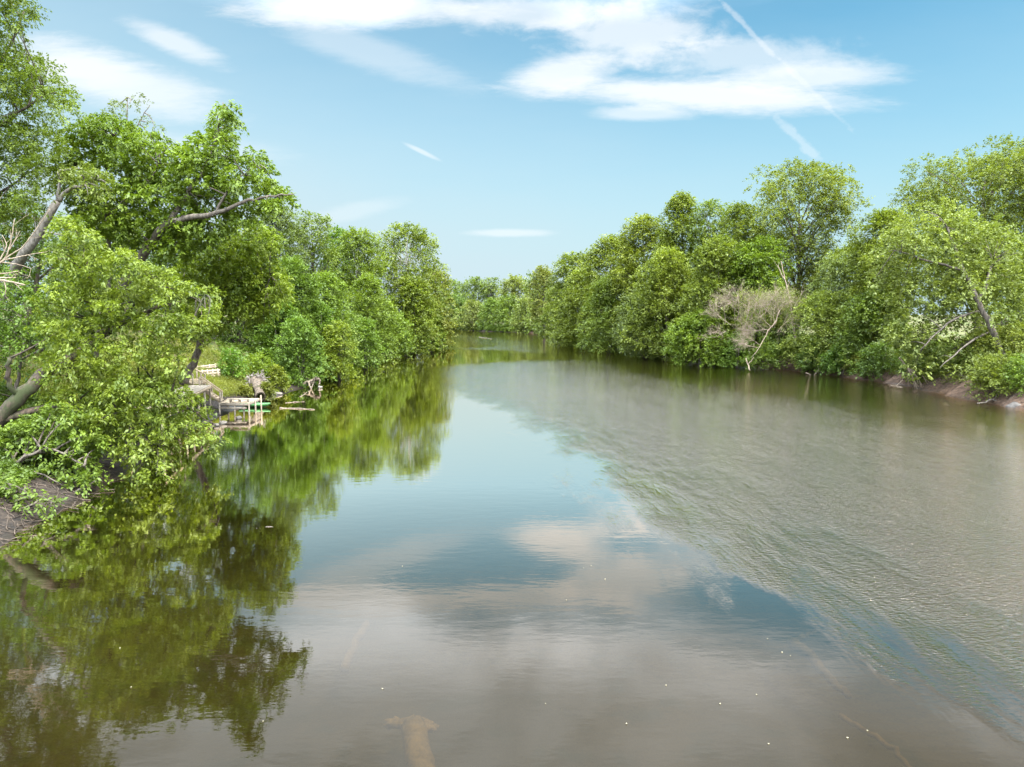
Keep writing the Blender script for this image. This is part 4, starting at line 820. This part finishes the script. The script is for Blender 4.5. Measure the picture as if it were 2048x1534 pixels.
# ------------------------------------------------------------------ floating leaves and seeds, stones, weeds
m_, n = new_mat('floating_leaf_pale'); p = n.node('ShaderNodeBsdfPrincipled', i_Base_Color=rgb(0.36, 0.31, 0.19), i_Roughness=0.6); out(n, p.outputs[0])
spots = [(1440, 1407), (1513, 1389), (1564, 1304), (1581, 1311), (1535, 1277), (1735, 1461), (1695, 1475), (1537, 1487), (1332, 1370), (1091, 1407), (1167, 1136), (1182, 1131), (1133, 1200), (765, 1377), (262, 1374), (526, 1442), (240, 1296), (1210, 1158), (1253, 1447), (805, 1132)]
rg = np.random.RandomState(12); lf0 = None
for px, py in spots:
    q = PZ(px, py, 0.012)
    if lf0 is None:
        a_ = np.linspace(0, 2 * math.pi, 9)[:-1]; top = np.array([[.030 * math.cos(t), .018 * math.sin(t), .006 * math.cos(2 * t)] for t in a_]); v_ = np.concatenate([top + [0, 0, .003], top - [0, 0, .003]])
        lf0 = mesh_np('floating_leaf', v_, [np.array([range(8)]), np.array([list(range(15, 7, -1))]), np.array([[i, 8 + i, 8 + (i + 1) % 8, (i + 1) % 8] for i in range(8)])], m_); o = lf0
        tag(o, 'tiny pale fallen leaf floating on the calm water', 'leaf', 'fallen leaves floating on the calm water')
    else: o = lf0.copy(); C.objects.link(o)
    o.location = q; o.rotation_euler = (0, 0, rg.uniform(0, 6)); sc_ = rg.uniform(.35, .75); o.scale = (sc_, sc_, 1)
# low weeds and grass on the banks, ivy over the slope
rg = np.random.RandomState(13)
def cover(name, label, cat, X, Y, L, W, s, n_, mat, col, droop, dz=0.02, zmin=0.25):
    Z = height(X, Y); ok = Z > zmin; X, Y, Z = X[ok], Y[ok], Z[ok]
    ps = np.stack([X, Y, Z + dz], -1); ds = unit(rg.normal(0, .35, (len(X), 3)) + [0, 0, 1])
    nz = np.sin(X * .9 + 1.3 * np.sin(Y * .7)) * .2 + .45
    v, f, tt = sprays_to_leaves(ps, ds, nz + rg.normal(0, .1, len(X)), rg, n_, s, L, W, droop)
    o = mesh_np(name, v, f, mat, tint=tt); o.color = (*col, 1); return tag(o, label, cat, kind='stuff')
yy = rg.uniform(42, 78, 15000); off_ = rg.uniform(0.5, 1, 15000) ** .8 * 16 - 7 + 0
cover('grass', 'long green and straw grass on the slope around the docks', 'grass', xl(yy) - np.abs(rg.normal(0, 1, 15000)) * 7 - 1.6, yy, .30, .035, .38, 7, LEAF_O, (1.15, 1.1, .8), -.1)
yy = rg.uniform(24, 46, 9000)
cover('ivy', 'low leafy ground cover on the steep near left bank', 'ground cover', xl(yy) - 2.2 - rg.uniform(0, 1, 9000) ** 1.3 * 7, yy, .12, .09, .3, 8, LEAF, (.6, .72, .5), .3, .05)
yy = rg.uniform(55, 240, 12000)
cover('weeds', 'ragged weeds and hanging grass along the right bank', 'weeds', xr(yy) + 1.2 + np.abs(rg.normal(0, 1, 12000)) * 3.5, yy, .34, .07, .5, 7, LEAF_O, (.9, .9, .8), .5)
yy = rg.uniform(76, 240, 12000)
cover('undergrowth', 'dark undergrowth at the foot of the left treeline', 'undergrowth', xl(yy) - .9 - np.abs(rg.normal(0, 1, 12000)) * 5, yy, .38, .2, .7, 7, LEAF, (.8, .95, .8), .4)
yy = rg.uniform(55, 260, 22000)
cover('undergrowth', 'dense low undergrowth under the right bank trees', 'undergrowth', xr(yy) + 3.5 + rg.uniform(0, 1, 22000) ** 1.4 * 30, yy, .42, .24, 1.0, 8, LEAF, (.8, .9, .75), .4)
# root tangles and sticks on the right earth bank, stones on the left shore
GB = 'bare sticks on the right earth bank'
labs = ['bare forked stick on the earth bank below the grey-green leaning tree', 'thin pole slanting from the water below the tan dead brush', 'bare stick lying on the red earth right of the pale weedy shrub', 'pale stick near the water under the hanging dead branch']
for k, (a, c_, r_) in enumerate([((1255, 686), (1300, 676), .16), ((1500, 741), (1492, 716), .09), ((1612, 746), (1640, 757), .08), ((1805, 775), (1780, 770), .07)]):
    A = PZ(*a, .25); B = P(c_[0], c_[1], A[1] + .8); bb = MB(); bb.tube(wander([A, (A + B) / 2, B], 9, .04, rg) - A, np.linspace(r_, r_ * .5, 9), 7, .1, rg); bb.tube(wander([(A + B) / 2, (A + B) / 2 + np.array([.5, 0, .5]), (A + B) / 2 + np.array([.9, .2, 1.0])], 7, .03, rg) - A, np.linspace(r_ * .6, r_ * .2, 7), 6)
    o = bb.build('bare_stick', DEAD); o.location = A; tag(o, labs[k], 'stick', GB)
GSN = 'stones on the left shore'
for k, (px, py, r_, lab) in enumerate([(446, 846, .30, 'pale stone at the waterline left of the dock posts'), (432, 850, .22, 'small flat stone next to the pale waterline stone'), (478, 836, .25, 'stone in the shadow under the dock'), (212, 932, .22, 'rounded stone on the mud under the lime leaves'), (330, 865, .3, 'half sunk stone below the upper deck'), (556, 788, .35, 'blocky stone beside the hollow log mouth'), (640, 775, .3, 'stone lying right of the driftwood frame')]):
    c = PZ(px, py, .08); rock('stone', lab, c, (r_, r_ * .8, r_ * .6), 30 + k, group=GSN)
yy = rg.uniform(0, 1, 16000); xx_ = rg.uniform(-130, 40, 16000)
ye = np.interp(-xx_, -RW[::-1][:, 1][np.argsort(-RW[::-1][:, 1])], RW[::-1][:, 0][np.argsort(-RW[::-1][:, 1])])
cover('waterside_growth', 'low green growth along the distant waterline at the bend', 'undergrowth', xx_ + .8, ye + .2 + rg.uniform(0, 1, 16000) ** 2 * 9, .8, .5, 2.2, 7, LEAF, (.9, 1, 1), .5, zmin=0.03)

b = MB(); rg = np.random.RandomState(44)
for k in range(420):
    y = rg.uniform(23, 36) if k < 260 else rg.uniform(60, 100); L_ = rg.uniform(.4, 1.6) if k < 260 else rg.uniform(.6, 2.2)
    x = xl(y) - rg.uniform(-.1, 2.6) if k < 260 else xr(y) + wob(y + 40) + rg.uniform(-.1, 2.4); a_ = rg.uniform(0, 6.28)
    t_ = np.linspace(0, 1, 7); cx_ = x + np.cos(a_) * L_ * (t_ - .5) + np.cumsum(rg.normal(0, .04, 7)); cy_ = y + np.sin(a_) * L_ * (t_ - .5) + np.cumsum(rg.normal(0, .04, 7))
    zz = np.maximum(height(cx_, cy_), 0.0) + .02 + rg.uniform(0, .05); r_ = rg.uniform(.008, .024)
    b.tube(np.stack([cx_, cy_, zz], 1), np.linspace(r_, r_ * .5, 7), 5)
tag(b.build('twig_litter', rough_mat('twig_brown', (.04, .03, .022), (.12, .09, .065), 4, (1, 1, 1), .3)), 'tangled roots and twigs strewn on the muddy banks', 'twigs', kind='stuff')

SKY_STRENGTH, SUN_E, SUN_ANGLE, EXPOSURE = 0.0535, 2.2, 11.0, 2.07
ZENITH_FILL = 5.6
SKY_TINT = (0.44, 0.89, 0.87)
VEIL = (2.95, 3.72, 4.05)
CLOUD_WHITE = (5.0, 5.05, 5.1)
OVER_DARK, OVER_LIGHT = (4.2, 4.7, 5.4), (10.0, 11.2, 12.8)
CLOUDS = [(1420, 190, 370, 40, -3, .8), (1130, 150, 125, 48, 10, .72), (1620, 155, 210, 36, 3, .65), (1290, 225, 120, 20, 0, .5),
          (1260, 60, 190, 85, 0, .62, dict(nn='r')), (1480, 115, 260, 45, 0, .45, dict(nn='r')), (740, 18, 320, 46, 0, .65, dict(k=2.2)), (1050, 25, 240, 40, 0, .55, dict(nn='r')),
          (730, 100, 230, 45, -18, .30), (350, 85, 125, 30, -22, .55), (230, 160, 260, 65, -16, .6), (160, 130, 150, 60, -10, .4), (390, 300, 220, 40, -5, .25),
          (1500, 62, 120, 8, -44, .3, dict(k=3.2, nn='c')), (1620, 178, 110, 7, -43, .22, dict(k=3.2, nn='c')), (1600, 282, 74, 12, -43, .26, dict(k=3.0, nn='c')), (843, 303, 46, 6, -25, .45, dict(k=1.0)), (1015, 466, 100, 10, 0, .4, dict(k=1.8)), (700, 425, 130, 22, 12, .2)]
HAZE_D = 0.00006
# ------------------------------------------------------------------ sky, sun, exposure
SUN_EL, SUN_AZ = R(58), R(132)                    # azimuth clockwise from +Y (the view), so from the right and behind
w = bpy.data.worlds.new('World'); scene.world = w; w.use_nodes = True
n = NT(w.node_tree); n.n.clear()
dirv = n.node('ShaderNodeTexCoord').outputs['Generated']
sx = n.node('ShaderNodeSeparateXYZ'); n.l.new(dirv, sx.inputs[0]); dx, dy, dz = sx.outputs
sky = n.node('ShaderNodeTexSky', sky_type='NISHITA', sun_disc=False, sun_elevation=SUN_EL, sun_rotation=SUN_AZ, altitude=50, air_density=1.0, dust_density=1.2, ozone_density=1.0)
base = n.mix(1.0, sky.outputs[0], rgb(*SKY_TINT), 'MULTIPLY')
dyc = n.m('MAXIMUM', dy, 0.08)
u = n.m('DIVIDE', dx, dyc); v = n.m('DIVIDE', dz, dyc)
uv = n.node('ShaderNodeCombineXYZ'); n.l.new(u, uv.inputs[0]); n.l.new(v, uv.inputs[1]); uv = uv.outputs[0]
# thin veil: whiter towards the horizon and to the left
veil = n.m('ADD', n.ss(dz, 0.0, 0.42, 0.86, 0.04), n.m('MULTIPLY', n.ss(u, 0.6, -0.8), 0.42))
veil = n.m('ADD', veil, n.m('MULTIPLY', n.m('SUBTRACT', n.noise(n.mapping(uv, sc=(1.2, 4, 1)), 1.5, 5, .6), .5), .25), clamp=True)
colr = n.mix(veil, base, rgb(*VEIL))
# clouds in the view, each at its own direction
nz1 = n.noise(n.mapping(uv, sc=(3.0, 11.0, 1)), 1.6, 9, .62, .3)
nz2 = n.noise(n.mapping(uv, rot=(0, 0, R(12)), sc=(1.5, 9, 1)), 6.0, 8, .65)
nz3 = n.noise(n.mapping(uv, rot=(0, 0, R(-8)), sc=(5, 22, 1)), 6.0, 8, .7, .4)
nz = n.m('ADD', n.m('ADD', n.m('MULTIPLY', nz1, .42), n.m('MULTIPLY', nz2, .30)), n.m('MULTIPLY', nz3, .28))
nzr = n.noise(n.mapping(uv, sc=(6.0, 12.0, 1)), 2.6, 9, .62, .2)
nzc = n.noise(n.mapping(uv, rot=(0, 0, R(43)), sc=(1, 1.6, 1)), 26, 7, .68)
den = None
def cloud(px, py, hw, hh, ang, amp, k=1.6, nn=None, a=1.12, b_=0.34):
    global den
    cu, cv2 = UV(px, py); s1 = (UV(px + 1, py)[0] - cu); s2 = (cv2 - UV(px, py + 1)[1])
    mp = n.mapping(uv, loc=(cu, cv2, 0), rot=(0, 0, R(ang)), sc=(hw * s1, hh * s2, 1), typ='TEXTURE')
    ln = n.node('ShaderNodeVectorMath', operation='LENGTH'); n.l.new(mp, ln.inputs[0])
    d = n.m('ADD', ln.outputs['Value'], n.m('MULTIPLY', n.m('SUBTRACT', nn or nz, .5), k))
    mk = n.ss(d, a, b_, 0, amp)
    den = mk if den is None else n.m('SUBTRACT', n.m('ADD', den, mk), n.m('MULTIPLY', den, mk))
for c_ in CLOUDS:
    kw = dict(c_[6]) if len(c_) > 6 else {}
    if kw.get('nn') == 'r': kw['nn'] = nzr
    if kw.get('nn') == 'c': kw['nn'] = nzc
    cloud(*c_[:6], **kw)
front = n.ss(dy, 0.1, 0.3)
den = n.m('MULTIPLY', den, front)
CW = rgb(*CLOUD_WHITE)
colr = n.mix(den, colr, CW)
# broken bright cloud overhead and behind, above what the view shows
pj = n.node('ShaderNodeVectorMath', operation='DIVIDE'); n.l.new(dirv, pj.inputs[0])
cz = n.node('ShaderNodeCombineXYZ'); zc = n.m('ADD', n.m('MAXIMUM', dz, 0.02), 0.12)
for i in range(3): n.l.new(zc, cz.inputs[i])
n.l.new(cz.outputs[0], pj.inputs[1])
o1 = n.noise(n.mapping(pj.outputs[0], loc=(3.1, 1.4, 0)), 1.15, 9, .56, .35)
o2 = n.noise(n.mapping(pj.outputs[0], loc=(7.1, 0.4, 0)), 0.75, 5, .5)
grey = n.ss(o1, .40, .62)
ccol = n.mix(grey, rgb(*OVER_DARK), rgb(*OVER_LIGHT))
cover_ = n.m('MULTIPLY', n.ss(o2, .25, .50, .75, 1.0), n.m('MAXIMUM', n.ss(n.m('ADD', dz, n.m('ADD', n.m('MULTIPLY', n.m('SUBTRACT', o1, .5), .12), n.ss(u, .55, .05, 0.0, .010))), .37, .46), n.ss(dy, .25, -.25)))
colr = n.mix(cover_, colr, ccol)
boost = n.m('MAXIMUM', n.ss(dz, .58, .85, 1.0, ZENITH_FILL), n.m('MULTIPLY', n.ss(dy, .15, -.5, 0.0, ZENITH_FILL), n.ss(dz, .1, .5)))  # added fill light: the unseen sky overhead and behind is brightened
bv = n.node('ShaderNodeCombineXYZ')
for i in range(3): n.l.new(n.m('MAXIMUM', boost, 1.0), bv.inputs[i])
colr = n.mix(1.0, colr, bv.outputs[0], 'MULTIPLY')
bg = n.node('ShaderNodeBackground', i_Color=colr, i_Strength=SKY_STRENGTH)
wo = n.node('ShaderNodeOutputWorld'); n.l.new(bg.outputs[0], wo.inputs[0])
sd = bpy.data.lights.new('sun', 'SUN'); sd.energy = SUN_E; sd.angle = R(SUN_ANGLE); sd.color = (1.0, 0.95, 0.86)
so = bpy.data.objects.new('sun', sd); C.objects.link(so)
so.rotation_euler = (math.pi / 2 - SUN_EL, 0, math.pi - SUN_AZ)
vs = scene.view_settings; vs.view_transform = 'Standard'; vs.look = 'None'; vs.gamma = 1.0; vs.use_curve_mapping = False; vs.exposure = EXPOSURE
cy = scene.cycles; cy.max_bounces = 6; cy.diffuse_bounces = 3; cy.glossy_bounces = 2; cy.transmission_bounces = 4; cy.transparent_max_bounces = 8
cy.caustics_reflective = False; cy.caustics_refractive = False; cy.sample_clamp_indirect = 6.0
